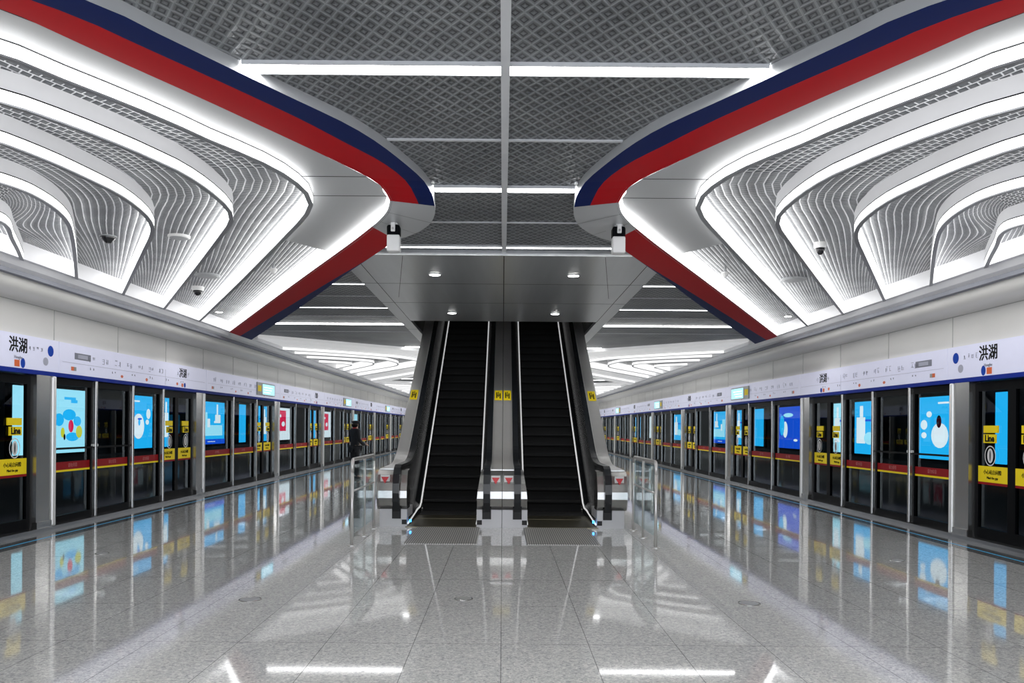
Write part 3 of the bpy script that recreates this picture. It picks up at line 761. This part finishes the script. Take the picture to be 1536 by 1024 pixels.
# ------------------------------------------------------------------ header signs above the doors
def ell(q, s, X, y, z, ry, rz, n=18):
    q.face(*[(s*X, y+ry*math.cos(2*PI*j/n), z+rz*math.sin(2*PI*j/n)) for j in range(n)])
XH = XW-.06
H0, H1 = 2.30, 2.765
rnd = random.Random(3)
def glyph_row(q, s, X, y0, y1, z, hgt, n):
    for i in range(n):
        y = y0+(y1-y0)*(i+.5)/n
        for _ in range(4):
            dy, dz = rnd.uniform(-.5,.5)*hgt, rnd.uniform(-.5,.5)*hgt
            if rnd.random() < .5: q.box(s*X, s*(X-.002), y+dy*.6-.006, y+dy*.6+.006, z-abs(dz), z+hgt*.3)
            else: q.box(s*X, s*(X-.002), y-hgt*.4, y+abs(dy)*.7, z+dz-.005, z+dz+.005)
def header(s, y0, kind):
    y1 = y0+BAY
    rt = empty('header_sign', (s*XW, y0, H0))
    pn = MB().box(s*XH, s*(XW+.12), y0+.004, y1-.004, H0, H1).build('panel', M['header'], rt)
    MB().box(s*(XH-.012), s*(XW+.12), y0, y1, 2.24, H0).build('blue_trim', M['header_blue'], rt)
    X = XH-.002
    def at(u): return y0 + u       # u metres from the near end
    q = MB(); ell(q, s, X, y0, 0, 0, 0) if False else None
    if kind == 'name':
        cy = at(BAY-1.04)
        text_obj('洪湖', .22, M['black_ink'], (s*X, cy, 2.60), s, pn, 'station_name', bold=.004)
        text_obj('Honghu', .06, M['grey_ink'], (s*X, cy, 2.445), s, pn, 'station_name')
        q = MB(); ell(q, s, X, at(BAY-.23), 2.60, .08, .08); q.build('blue_dot', M['sign_blue'], pn)
        q = MB(); ell(q, s, X, cy+.11, 2.375, .055, .07); q.build('blue_dot', M['sign_blue'], pn)
        q = MB(); q.box(s*X, s*(X-.002), cy-.09, cy+.03, 2.32, 2.41); q.build('orange_mark', M['sign_orange'], pn)
        for u_ in (.8,.7,.6,.5): q = MB(); glyph_row(q, s, X, at(BAY-u_), at(BAY-u_+.08), 2.60, .07, 1); q.build('direction_lettering', M['pale_ink'], pn)
        q = MB(); ell(q, s, X, at(BAY-.36), 2.44, .07, .06); q.build('pale_dot', M['pale_ink'], pn)
        q = MB(); glyph_row(q, s, X, at(.4), at(2.6), 2.56, .1, 12); q.build('route_lettering', M['pale_ink'], pn)
    else:
        q = MB(); q.box(s*X, s*(X-.002), at(.1), at(BAY-.1), 2.475, 2.48)
        if kind == 'map':
            q.box(s*X, s*(X-.002), at(3.9), at(3.905), 2.32, 2.62)
        q.build('route_line', M['pale_ink'], pn)
        q = MB()
        n = 11
        for i in range(n):
            u = .35 + i*(BAY-1.2)/n
            if kind == 'map' and (i in (0, 8)): continue
            q = MB(); glyph_row(q, s, X, at(u+.08), at(u+.32), 2.58, .11, 2); q.build('station_lettering', M['pale_ink'], pn)
        q = MB()
        for i in range(6): q = MB(); glyph_row(q, s, X, at(.9+i*.75), at(1.1+i*.75), 2.42, .04, 2); q.build('small_lettering', M['grey_ink'], pn)
        q = MB(); q.box(s*X, s*(X-.002), at(.35), at(.43), 2.36, 2.42); q.build('orange_mark', M['sign_orange'], pn)
        for u_, r_ in ((2.05, .025), (3.05, .03), (4.5, .03)): q = MB(); ell(q, s, X, at(u_), 2.37, .05, r_); q.build('orange_mark', M['sign_orange'], pn)
        q = MB(); q.box(s*(X-.001), s*(X-.003), at(.43), at(.5), 2.36, 2.42); q.build('grey_mark', M['lcd_grey'], pn)
        if kind == 'map':
            q = MB(); q.box(s*X, s*(X-.002), at(.45), at(.95), 2.54, 2.64); q.build('train_diagram', M['grey_ink'], pn)
            q = MB(); q.box(s*(X-.002), s*(X-.004), at(.55), at(.85), 2.56, 2.62); q.build('train_window', M['pale_ink'], pn)
            cy = at(BAY-1.35)
            text_obj('洪湖', .2, M['black_ink'], (s*X, cy, 2.59), s, pn, 'station_name', bold=.003)
            q = MB(); ell(q, s, X, cy+.1, 2.36, .05, .05); q.build('blue_dot', M['sign_blue'], pn)
            q = MB(); q.box(s*X, s*(X-.002), cy-.08, cy+.02, 2.32, 2.39); q.build('orange_mark', M['sign_orange'], pn)
    return rt
def lcd(s, y, lab):
    rt = empty('display_screen', (s*(XH-.01), y, 2.35), lab, 'display screen', 'passenger information screens')
    MB().box(s*(XH-.03), s*(XH-.002), y-.85, y+.85, 2.36, 2.70).build('bezel', M['lcd_grey'], rt)
    sc_ = MB().box(s*(XH-.034), s*(XH-.03), y-.35, y+.8, 2.39, 2.67).build('screen', M['lcd'], rt)
    MB().box(s*(XH-.034), s*(XH-.03), y-.8, y-.5, 2.46, 2.62).build('side_logo', M['yellow'], rt)
    q = MB()
    for i in range(3): q.box(s*(XH-.036), s*(XH-.034), y-.25, y+.4+.1*i, 2.44+.07*i, 2.455+.07*i)
    q.build('screen_lettering', M['pwhite'], sc_)
for s in (-1, 1):
    sd = 'left' if s < 0 else 'right'
    H = {}
    for i in range(-1, NB+1):
        y0 = COL1+.08 + BAY*(i-1)
        kind = 'name' if i == 0 else ('map' if i % 2 == 1 or i < 0 else 'plain')
        if kind not in H: H[kind] = (header(s, y0, kind), y0); o = H[kind][0]
        else: o = copy_tree(H[kind][0], (0, y0-H[kind][1], 0))
        if kind == 'name': lab = 'pale lilac header sign with large station name and blue dot, %s wall' % sd
        else: lab = 'pale lilac route map header over the doors, %s wall, %s' % (sd, 'just behind the frame' if i < 0 else 'next after the station name sign' if i == 1 else ORD[i-1]+' after the station name sign')
        tag(o, lab, 'sign', 'header signs over the platform doors')
    for j, y in enumerate((23.15, 35.3, 47.6, 59.9)):
        lcd(s, y, 'lit blue information screen in the %s header, %s' % (sd, 'nearest the camera' if j == 0 else ORD[j]+' from the camera'))

# ------------------------------------------------------------------ advert light boxes across the tracks
def lightbox(s, y0, y1, base, design, lab):
    X = 9.25; rt = empty('advert_light_box', (s*X, y0, .95), lab, 'advert', 'lit advertisement boxes across the tracks')
    z0, z1 = .93, 2.27
    MB().box(s*(X+.02), s*(X+.14), y0-.04, y1+.04, z0-.04, z1+.04).build('frame', M['black'], rt)
    po_ = MB().box(s*X, s*(X+.03), y0, y1, z0, z1).build('poster', M[base], rt)
    W = y1-y0; Hh = z1-z0
    cols = {}
    def E(mt, u, v, ru, rv): cols.setdefault(mt, MB()); ell(cols[mt], s, X-.004-.002*len(cols), y0+u*W, z0+v*Hh, ru*W, rv*Hh)
    def B(mt, u0, u1, v0, v1): cols.setdefault(mt, MB()); cols[mt].box(s*(X-.004-.002*len(cols)), s*(X-.003-.002*len(cols)), y0+u0*W, y0+u1*W, z0+v0*Hh, z0+v1*Hh)
    if design == 'fruit':
        E('cyan', .2,.52,.14,.1); E('cyan', .5,.6,.2,.09); E('cyan', .75,.5,.12,.08); E('cyan', .6,.25,.2,.07); B('cyan', .35,.7,.84,.88); B('cyan',.55,.75,.79,.84)
        E('pred', .55,.42,.08,.1); E('pyellow', .8,.33,.1,.1); E('pyellow', .3,.32,.06,.08); E('pdark',.35,.25,.03,.05)
    elif design == 'oval':
        E('pwhite', .35,.42,.26,.24); E('pwhite', .8,.66,.1,.1); E('pwhite',.75,.5,.08,.05); B('pwhite', .05,.4,.88,.91); E('cyan', .38,.5,.05,.07); E('deepblue',.4,.56,.1,.02)
    elif design == 'city':
        B('palecyan', .12,.9,.2,.45); B('palecyan', .1,.3,.45,.75); B('pwhite', .66,.72,.5,.95); B('pwhite', .56,.82,.5,.7); B('pwhite',.3,.4,.4,.6); B('cyan',.4,.6,.55,.85); B('deepblue', 0,1,0,.12); B('pwhite', .3,.6,.05,.07)
    elif design == 'rose':
        B('pred', .05,.7,.28,.92); B('pwhite', .7,.95,.3,.95); B('pwhite', 0,1,0,.2); E('pwhite', .5,.5,.12,.08); E('pwhite', .3,.75,.06,.05)
    elif design == 'blueart':
        B('deepblue', 0,.5,0,1); E('pwhite', .72,.45,.1,.2); E('palecyan', .6,.8,.2,.05); B('deepblue',.5,1,0,.15); E('pwhite',.3,.2,.08,.03); E('cyan',.85,.55,.1,.25)
    elif design == 'round':
        E('pwhite', .4,.38,.24,.2); E('pdark', .42,.6,.07,.1); E('pwhite', .85,.55,.1,.08); E('pwhite', .7,.72,.08,.05); E('pwhite', .85,.38,.08,.05); B('pwhite',.08,.45,.88,.91)
    elif design == 'wave':
        B('pwhite', .5,.9,.2,.7); B('pwhite', .6,.75,.7,.92); E('palecyan',.3,.3,.25,.12); B('deepblue',.05,.5,.62,.66)
    for mt, q in cols.items(): q.build('poster_figure', M[mt], po_)
lightbox(-1, 15.75, 16.15, 'palecyan', 'none', 'narrow pale lit advert seen through the nearest left sliding door')
lightbox(-1, 17.1, 18.45, 'palecyan', 'fruit', 'pale cyan advert with coloured shapes behind the nearest left fixed panel')
lightbox(-1, 20.7, 22.0, 'cyan', 'oval', 'cyan advert with white oval behind the third left fixed panel')
lightbox(-1, 22.45, 23.1, 'cyan', 'wave', 'narrow cyan and white advert behind the second left doorway')
lightbox(-1, 25.4, 27.7, 'cyan', 'city', 'blue and white skyline advert behind the left platform doors')
lightbox(-1, 29.3, 30.0, 'cyan', 'none', 'slim plain cyan advert beyond the blue skyline advert, left tracks')
lightbox(-1, 31.6, 32.7, 'cyan', 'wave', 'slim cyan advert just before the first red advert, left tracks')
lightbox(-1, 34.0, 36.2, 'pwhite', 'rose', 'nearer red and white advert behind the left platform doors')
lightbox(-1, 39.8, 41.2, 'cyan', 'none', 'cyan advert between the two red adverts, left tracks')
lightbox(-1, 42.7, 44.8, 'pwhite', 'rose', 'farther red and white advert behind the left platform doors')
lightbox(-1, 50, 53, 'palecyan', 'oval', 'distant pale advert far along the left tracks')
lightbox(1, 15.3, 15.65, 'cyan', 'none', 'narrow plain cyan advert seen through the nearest right sliding door')
lightbox(1, 17.05, 18.5, 'cyan', 'round', 'cyan advert with white disc behind the nearest right fixed panel')
lightbox(1, 20.6, 21.9, 'cyan', 'wave', 'blue and white advert behind the third right fixed panel')
lightbox(1, 22.4, 23.3, 'palecyan', 'wave', 'pale advert behind the second right doorway')
lightbox(1, 25.6, 27.9, 'deepblue', 'blueart', 'deep blue advert with pale figure behind the right platform doors')
lightbox(1, 29.6, 30.6, 'cyan', 'none', 'slim plain cyan advert beyond the deep blue advert, right tracks')
lightbox(1, 32.0, 32.9, 'cyan', 'wave', 'slim cyan advert with white shapes, right tracks')
lightbox(1, 34.4, 36.7, 'cyan', 'city', 'blue skyline advert behind the right platform doors')
lightbox(1, 43.0, 45.0, 'cyan', 'wave', 'cyan advert second beyond the skyline advert, right tracks')
lightbox(1, 50.0, 52.5, 'pwhite', 'rose', 'distant red and white advert far along the right tracks')
lightbox(1, 56.0, 58.5, 'cyan', 'none', 'distant cyan advert farthest along the right tracks')

# ------------------------------------------------------------------ escalators
def nose(y): return max(0.0, .5774*(y-14.85))
YF = 12.78       # front of the newels
YB = 14.85       # foot of the slope
def rail_path(off, ytop=26.8, flat=.90):
    # smooth flat -> slope line
    yk = YB + (flat-off)/.5774
    pts = [(13.0, flat), (yk-.7, flat)]
    for i in range(1, 9):
        t = i/9; a = Vector((yk-.55, flat)); b = Vector((yk, flat)); c = Vector((yk+.55, flat+.55*.5774))
        p = a*(1-t)**2 + b*2*t*(1-t) + c*t*t; pts.append((p.x, p.y))
    pts.append((yk+.8, flat+.8*.5774)); pts.append((ytop, off+.5774*(ytop-YB)))
    return pts
TOP = 26.8
def make_escalator(s):
    sd = 'left' if s < 0 else 'right'
    cx = s*.92
    rt = empty('escalator', (cx, YF, 0), 'black stepped escalator with steel newels, %s of the pair' % sd, 'escalator')
    # steps
    proto = None
    for n in range(0, 34):
        y = 14.85 + .3464*n; z = .2*n
        if proto is None:
            q = MB(); q.box(cx-.53, cx+.53, y, y+.40, z-.02, z)
            arc = [(y+.0, z-.02)] + [(y+.02+.05*math.sin(a), z-.02-.2*a/(PI/2)) for a in [PI/2*i/6 for i in range(1, 7)]]
            q.grid([[(x, yy, zz) for x in (cx-.53, cx+.53)] for yy, zz in arc])
            q.cur = 1; q.box(cx-.53, cx+.53, y-.002, y+.018, z-.012, z+.001)
            proto = q.build('step', [M['step'], M['steptrim']], rt); o = proto
        else:
            o = proto.copy(); C.objects.link(o); o.parent = rt; o.location = (0, y-14.85, z)
        if n == 0: o.location = (0, 0, .012)
    MB().box(cx-.53, cx+.53, 14.44, 14.87, -.02, .010).build('landing_step', M['step'], rt)
    MB().box(cx-.53, cx+.53, 13.9, 14.44, .0, .016).build('comb_plate', M['comb'], rt)
    MB().box(cx-.56, cx+.56, YF, 13.9, .0, .012).build('landing_plate', M['comb'], rt)
    # two sides: outer (toward wall) and inner (toward centre)
    for side in ('outer', 'inner'):
        if side == 'outer': skirt, hr, d0, d1, xo = s*1.45, s*1.62, s*1.69, s*1.90, s*1.90
        else: skirt, hr, d0, d1, xo = s*.39, s*.235, s*.18, s*.004, s*.004
        # black balustrade panel from skirt to handrail
        path = rail_path(1.0); lows = []
        rows = []
        for (y, z) in [(12.98, .90)] + path[1:]:
            zl = nose(y) + .12
            w = min(1, max(0, (y-12.95)/1.5))
            rows.append([(skirt, y, zl-.14 if y < 14 else zl-.16), (skirt, y, zl), (skirt+(hr-skirt)*.55, y, zl+.1), (hr-(hr-skirt)*.12, y, z-.06), (hr, y, z-.02)])
        q = MB(); q.grid(rows); q.build('balustrade', M['panelblack'], rt)
        # bright skirt trim
        tr = [(skirt, 13.0, .04)] if False else []
        ys = [12.86, 13.2, 13.7, 14.3, 14.7, 14.95, 15.2, 16, 18, 20, TOP]
        dx = (hr-skirt)
        pts = []
        for y in ys:
            flare = max(0, (13.9-y)/1.05)**1.5 if y < 13.9 else 0
            pts.append((skirt - dx*.35*0, y, max(.05, nose(y)+.13) if y > 14.3 else .05+.08*max(0,min(1,(y-12.86)/1.44))))
        MB().tube(pts, .014, 8).build('skirt_trim', M['skirt_line_glow'], rt, smooth=True)
        # handrail: newel loop + run
        loop = []
        for i in range(0, 11):
            a = PI*(1.15 - 1.15*i/10) - PI/2     # from below-front round to the top
            loop.append((13.1 - .30*math.cos(a), .58 + .34*math.sin(a)))
        loop = [(13.0, .20), (12.80, .26), (12.715, .40), (12.69, .53), (12.71, .67), (12.775, .80), (12.88, .89), (13.0, .93)]
        run = [(y, z+.03) for y, z in rail_path(1.0)[1:]]
        mb = MB(); mb.strip_x(loop + run, hr-.052, hr+.052, .045); mb.build('handrail', M['rubber'], rt)
        # deck
        q = MB(); dp = [(y, z-.01) for y, z in rail_path(1.0)]
        q.strip_x([(12.95, .88)] + dp[1:], d0, d1, .02); q.build('deck', M['mirror'], rt)
        q = MB(); q.strip_x([(y, z+.004) for y, z in dp], hr+(d0-hr)*.55, d0, .03); q.build('deck_edge', M['bright'], rt)
        # newel drum and plinth
        a0, a1 = (s*1.46, s*1.92) if side == 'outer' else (s*.39, s*.004)
        prof = [(13.2, .27), (12.86, .27), (12.78, .33), (12.735, .45), (12.74, .56), (12.79, .68), (12.86, .80), (12.93, .865), (13.2, .875)]
        q = MB()
        if side == 'outer': q.prism_x(prof, min(a0,a1), max(a0,a1))
        else:
            i = len(q.v)
            n = len(prof)
            def xw(z): return s*(.385 if z < .5 else .385-.06*((z-.5)/.37)) 
            for yy, zz in prof: q.addv((xw(zz), yy, zz))
            for yy, zz in prof: q.addv((a1, yy, zz))
            for k in range(n): q.f.append((k, (k+1)%n, n+(k+1)%n, n+k)); q.mi.append(0)
            q.f.append(tuple(range(n-1, -1, -1))); q.f.append(tuple(range(n, 2*n))); q.mi += [0, 0]
        q.build('newel_drum', M['steel'], rt, smooth=False)
        q = MB().box(a0 if side == 'inner' else s*1.46, a1 if side == 'inner' else s*1.88, 12.80, 13.6, 0, .275); q.build('newel_plinth', M['plinth'], rt)
        bx = s*1.50 if side == 'outer' else s*.345
        MB().box(bx-.038, bx+.038, 12.79, 12.81, .045, .115).build('sensor_window', M['matte'], rt)
        MB().box(hr-.068, hr+.068, 12.79, 12.86, .13, .30).build('handrail_inlet', M['matte'], rt)
        # red sticker and white label on the drum top
        lx = s*1.80 if side == 'outer' else s*.10
        MB().box(lx-.07, lx+.07, 12.80, 12.83, .70, .80).build('label_plate', M['plastic_white'], rt).rotation_euler = (0,0,0)
        q = MB(); q.face((lx-.06, 12.795, .77), (lx+.06, 12.795, .77), (lx, 12.78, .67)); q.build('red_sticker', M['sign_red'], rt)
        if side == 'outer':
            # exterior cladding below the deck down to the truss
            q = MB(); pth = rail_path(1.0)
            q.grid([[(xo, y, z-.02), (xo, y, max(0, nose(y)-.55) if y > 13.7 else 0)] for y, z in [(13.2,.88)] + pth[1:]]); q.build('side_cladding', M['steel'], rt)
            q = MB(); q.grid([[(s*1.9, y, max(0.0, nose(y)-.55)), (s*.0, y, max(0.0, nose(y)-.55))] for y in (15.81, TOP)]); q.build('underside', M['steel'], rt)
            MB().box(s*1.40, s*1.43, 12.86, 12.9, .07, .11).build('indicator_lamp', M['led_blue'], rt)
            # warning notices on the inner wall near the newel
            q = MB(); q.box(s*1.50, s*1.53, 13.1, 13.35, .55, .8); q.build('notice', M['yellow'], rt)
    return rt
for s in (-1, 1): make_escalator(s)
# yellow notices on the decks
def notice(x, y, w, lab):
    z = 1.0 + .5774*(y-YB) + .003
    rt = empty('warning_sticker', (x, y, z), lab, 'sticker', 'yellow warning stickers on the escalator decks')
    L = .42
    up = Vector((0, math.cos(math.atan(.5774)), math.sin(math.atan(.5774)))); nn = Vector((0, -up.z, up.y))
    def quad(u0, u1, v0, v1, h):
        c = Vector((x, y, z)); r = Vector((1,0,0))
        return [tuple(c + r*a + up*b + nn*h) for a, b in ((u0,v0),(u1,v0),(u1,v1),(u0,v1))]
    MB().face(*quad(-w/2, w/2, -L/2, L/2, .004)).build('sheet', M['yellow'], rt)
    q = MB()
    for (a, b, c2, d) in ((-.3,-.15,-.3,.3),(-.05,.05,-.2,.35),(.15,.3,-.35,.2),(-.3,.3,-.05,.02)): q.face(*quad(a*w, b*w, c2*L, d*L, .007))
    q.build('pictogram', M['black_ink'], rt)
notice(-1.80, 16.9, .15, 'yellow warning sticker on the left outer escalator deck')
notice(1.80, 16.9, .15, 'yellow warning sticker on the right outer escalator deck')
notice(-.09, 16.9, .15, 'yellow warning sticker on the centre deck, left half')
notice(.09, 16.9, .15, 'yellow warning sticker on the centre deck, right half')
for s in (-1, 1):
    sd = 'left' if s < 0 else 'right'
    y0 = 20.2; z0 = 1.0+.5774*(y0-YB)
    q = MB()
    for k in range(9):
        zz = 3.86-.072*k
        for j in range(10):
            a, b = 2*PI*j/10, 2*PI*(j+1)/10
            dx, dy = (.035, .004) if k % 2 else (.012, .03)
            q.tube([(s*1.935+dx*math.cos(a), y0+dy*math.cos(a), zz+.055*math.sin(a)), (s*1.935+dx*math.cos(b), y0+dy*math.cos(b), zz+.055*math.sin(b))], .012, 6, False)
    o = q.build('hanging_chain', M['chain']); tag(o, 'yellow chain hanging at the %s edge of the escalator well' % sd, 'chain')
# floor grilles before the landings
for s in (-1, 1):
    o = MB().box(s*.33, s*1.30, 10.97, 12.78, 0, .008).build('floor_grille', M['grille']); tag(o, 'ribbed metal floor plate before the %s escalator' % ('left' if s < 0 else 'right'), 'floor plate')

# ------------------------------------------------------------------ barriers
def barrier(s):
    sd = 'left' if s < 0 else 'right'
    x = s*1.94 + (0.05 if s > 0 else 0)
    rt = empty('barrier_rail', (x, 11.7, 0), 'low stainless barrier rail standing %s of the escalators' % sd, 'barrier')
    ys = (10.78, 11.75, 12.6)
    top = [(x, 10.78, .95)] + [(x, 10.78+.09*(1-math.cos(a)), 1.02+.09*math.sin(a)) for a in [PI/2*i/5 for i in range(6)]] + [(x, 12.5, 1.11), (x, 12.57, 1.09), (x, 12.6, 1.03)]
    MB().tube(top, .024, 12).build('top_rail', M['mirror'], rt, smooth=True)
    for i, y in enumerate(ys):
        ztop = .97 if i == 0 else 1.1 if i == 1 else 1.05
        MB().tube([(x, y, .0), (x, y, ztop)], .022 if i != 1 else .018, 12).build('post', M['mirror'], rt, smooth=True)
        MB().lathe((x, y, 0), [(.06, 0), (.06, .008), (.03, .014)], 18).build('base_flange', M['mirror'], rt)
    MB().tube([(x, 10.8, .70), (x, 12.6, .70)], .013, 10).build('middle_rail', M['mirror'], rt, smooth=True)
    MB().box(x-.005, x+.005, 10.82, 12.56, .14, 1.06).build('glass', M['clear'], rt)
M['clear'] = glass('clear_glass', (.88,.93,.93))
for s in (-1, 1): barrier(s)

# ------------------------------------------------------------------ floor discs
for x, y, r, lab in ((-2.23,7.4,.10,'round steel floor disc in the left part of the platform'),(-.34,7.5,.085,'round dark floor disc near the middle, before the left escalator'),(2.2,7.4,.10,'round steel floor disc in the right part of the platform'),(-4.77,9.95,.08,'small round floor disc near the left platform doors'),(4.7,9.9,.08,'small round floor disc near the right platform doors')):
    rt = empty('floor_disc', (x, y, 0), lab, 'floor disc')
    MB().lathe((x, y, 0), [(r, 0), (r, .004), (r*.92, .006), (r*.9, .003)], 28).build('rim', M['steel'], rt)
    MB().lathe((x, y, .002), [(r*.86, 0), (r*.84, .003)], 24).build('cover', M['plastic_grey'] if r != .085 else M['lcd_grey'], rt)

# ------------------------------------------------------------------ person
def skin_mesh(name, verts, edges, radii, mat, parent, sub=2):
    off = parent.location
    me = bpy.data.meshes.new(name); me.from_pydata([Vector(v) for v in verts], edges, []); me.update()
    o = bpy.data.objects.new(name, me); C.objects.link(o); o.parent = parent
    sk = o.modifiers.new('skin', 'SKIN'); sk.use_smooth_shade = True
    lay = me.skin_vertices[0] if me.skin_vertices else None
    if lay is None:
        bm = bmesh.new(); bm.from_mesh(me); bm.verts.layers.skin.verify(); bm.to_mesh(me); bm.free(); lay = me.skin_vertices[0]
    for i, r in enumerate(radii): lay.data[i].radius = r if isinstance(r, tuple) else (r, r); lay.data[i].use_root = (i == 0)
    sb = o.modifiers.new('sub', 'SUBSURF'); sb.levels = sub; sb.render_levels = sub
    me.materials.append(mat)
    # freeze
    bpy.context.view_layer.update()
    m2 = bpy.data.meshes.new_from_object(o.evaluated_get(bpy.context.evaluated_depsgraph_get()))
    o.modifiers.clear(); o.data = m2; m2.name = name
    return o
P0 = (-4.30, 24.3, 0)
person = empty('person', P0, 'standing person in black uniform and cap near the left platform doors', 'person')
person.rotation_euler = (0, 0, 0)
# local frame: x to the right, faces away to the upper right; y forward
V = [(0,0,.92),(0,0,1.08),(0,.01,1.26),(0,.0,1.40),(0,.01,1.48),(0,.02,1.56),(0,.025,1.66),
     (-.10,0,.88),(-.11,.0,.50),(-.12,-.02,.10),(-.13,.10,.04),
     (.10,0,.88),(.10,.01,.50),(.09,.01,.10),(.10,.13,.04),
     (-.17,0,1.39),(-.22,-.03,1.12),(-.16,.13,1.00),(-.07,.22,1.02),
     (.17,0,1.39),(.24,-.01,1.13),(.22,.17,1.00),(.14,.27,1.02)]
Ed = [(0,1),(1,2),(2,3),(3,4),(4,5),(5,6),(0,7),(7,8),(8,9),(9,10),(0,11),(11,12),(12,13),(13,14),(3,15),(15,16),(16,17),(17,18),(3,19),(19,20),(20,21),(21,22)]
Rr = [(.14,.10),(.13,.10),(.15,.105),(.13,.09),.055,.085,.08,.085,.058,.04,.035,.085,.058,.04,.035,.065,.045,.034,.035,.065,.045,.034,.035]
skin_mesh('body', V, Ed, Rr, M['skin'], person)
Rj = [(.165,.125),(.155,.12),(.17,.125),(.145,.105),.07]
Vj = [V[0],V[1],V[2],V[3],V[4],V[15],V[16],V[17],(-.10,.19,1.015),V[19],V[20],V[21],(.16,.24,1.015),(0,0,.80)]
skin_mesh('jacket', Vj, [(0,1),(1,2),(2,3),(3,4),(3,5),(5,6),(6,7),(7,8),(3,9),(9,10),(10,11),(11,12),(0,13)], Rj+[.085,.062,.05,.045,.085,.062,.05,.045,(.17,.125)], M['cloth'], person)
skin_mesh('trousers', [V[0],V[7],V[8],(-.12,-.01,.08),V[11],V[12],(.09,.01,.08)], [(0,1),(1,2),(2,3),(0,4),(4,5),(5,6)], [(.155,.115),.105,.078,.062,.105,.078,.062], M['cloth'], person)
for sx_ in (-1, 1):
    bx = -.12 if sx_ < 0 else .095
    skin_mesh('shoe', [(bx,-.05,.045),(bx,.06,.045),(bx,.16,.035)], [(0,1),(1,2)], [.045,.048,.036], M['shoe'], person)
hq = MB(); hq.lathe((P0[0], P0[1]+.02, P0[2]+1.605), [(.098,0),(.102,.025),(.125,.05),(.118,.07),(.07,.09),(.01,.095)], 20); hq.build('cap', M['cloth'], person, smooth=True)
hv = MB(); hv.lathe((P0[0]+.03, P0[1]+.10, P0[2]+1.635), [(.085,0),(.088,.006),(.02,.012)], 18); hv.build('cap_peak', M['shoe'], person)
hh = MB(); hh.lathe((P0[0], P0[1]-.01, P0[2]+1.50), [(.06,0),(.09,.04),(.098,.10)], 18); hh.build('hair', M['black_ink'], person, smooth=True)
cr = MB(); cr.lathe((P0[0], P0[1]+.0, P0[2]+1.462), [(.078,0),(.072,.035)], 18); cr.build('red_collar', M['sign_red'], person, smooth=True)
# fingers
for hx, hy in ((-.07,.22),(.14,.27)):
    q = MB()
    for f in range(4): q.tube([(P0[0]+hx-.03+.02*f, P0[1]+hy+.02, 1.02-.01*f), (P0[0]+hx-.025+.02*f, P0[1]+hy+.065+.008*(f%2), 1.01-.01*f), (P0[0]+hx-.02+.018*f, P0[1]+hy+.085, .99-.01*f)], [.010,.009,.007], 6)
    q.tube([(P0[0]+hx, P0[1]+hy, 1.05), (P0[0]+hx+.01, P0[1]+hy+.05, 1.065)], [.012,.008], 6)
    q.build('hand', M['skin'], person, smooth=True)
person.rotation_euler = (0, 0, math.radians(-50))

# ------------------------------------------------------------------ light
w = bpy.data.worlds.new('world'); bpy.context.scene.world = w; w.use_nodes = True
w.node_tree.nodes['Background'].inputs[0].default_value = (.85,.9,1,1); w.node_tree.nodes['Background'].inputs[1].default_value = .5
def area(loc, sx, sy, e, rot=(0,0,0), col=(1,1,1)):
    l = bpy.data.lights.new('ceiling_area_light', 'AREA'); l.shape = 'RECTANGLE'; l.size = sx; l.size_y = sy; l.energy = e; l.color = col
    o = bpy.data.objects.new('ceiling_area_light', l); C.objects.link(o); o.location = loc; o.rotation_euler = rot
# lamps of the light strips behind the camera
for y in (-2.65, -.05): area((0, y, HC-.06), 9, .17, 110)
for y in (25.95, 28.55, 44.15, 46.75, 49.35, 64.95, 67.55): area((0, y, HC-.04), 2.4, .1, 130)  # fill lamps added along the far strips to brighten that section

# ------------------------------------------------------------------ camera
cam = bpy.data.cameras.new('camera'); co = bpy.data.objects.new('camera', cam); C.objects.link(co)
co.location = (0, 0, EYE)
cam.sensor_width = 36; cam.lens = 36*1250/1536
cam.shift_x = (768-754)/1536; cam.shift_y = (640-512)/1536
cam.clip_start = .05; cam.clip_end = 300
import mathutils
co.rotation_euler = (mathutils.Matrix.Rotation(math.radians(90), 3, 'X') @ mathutils.Matrix.Rotation(math.radians(.45), 3, 'Z')).to_euler()
bpy.context.scene.camera = co
sc = bpy.context.scene
sc.view_settings.view_transform = 'Standard'; sc.view_settings.look = 'Medium Contrast'; w.node_tree.nodes['Background'].inputs[1].default_value = 2.2
sc.view_settings.exposure = .7
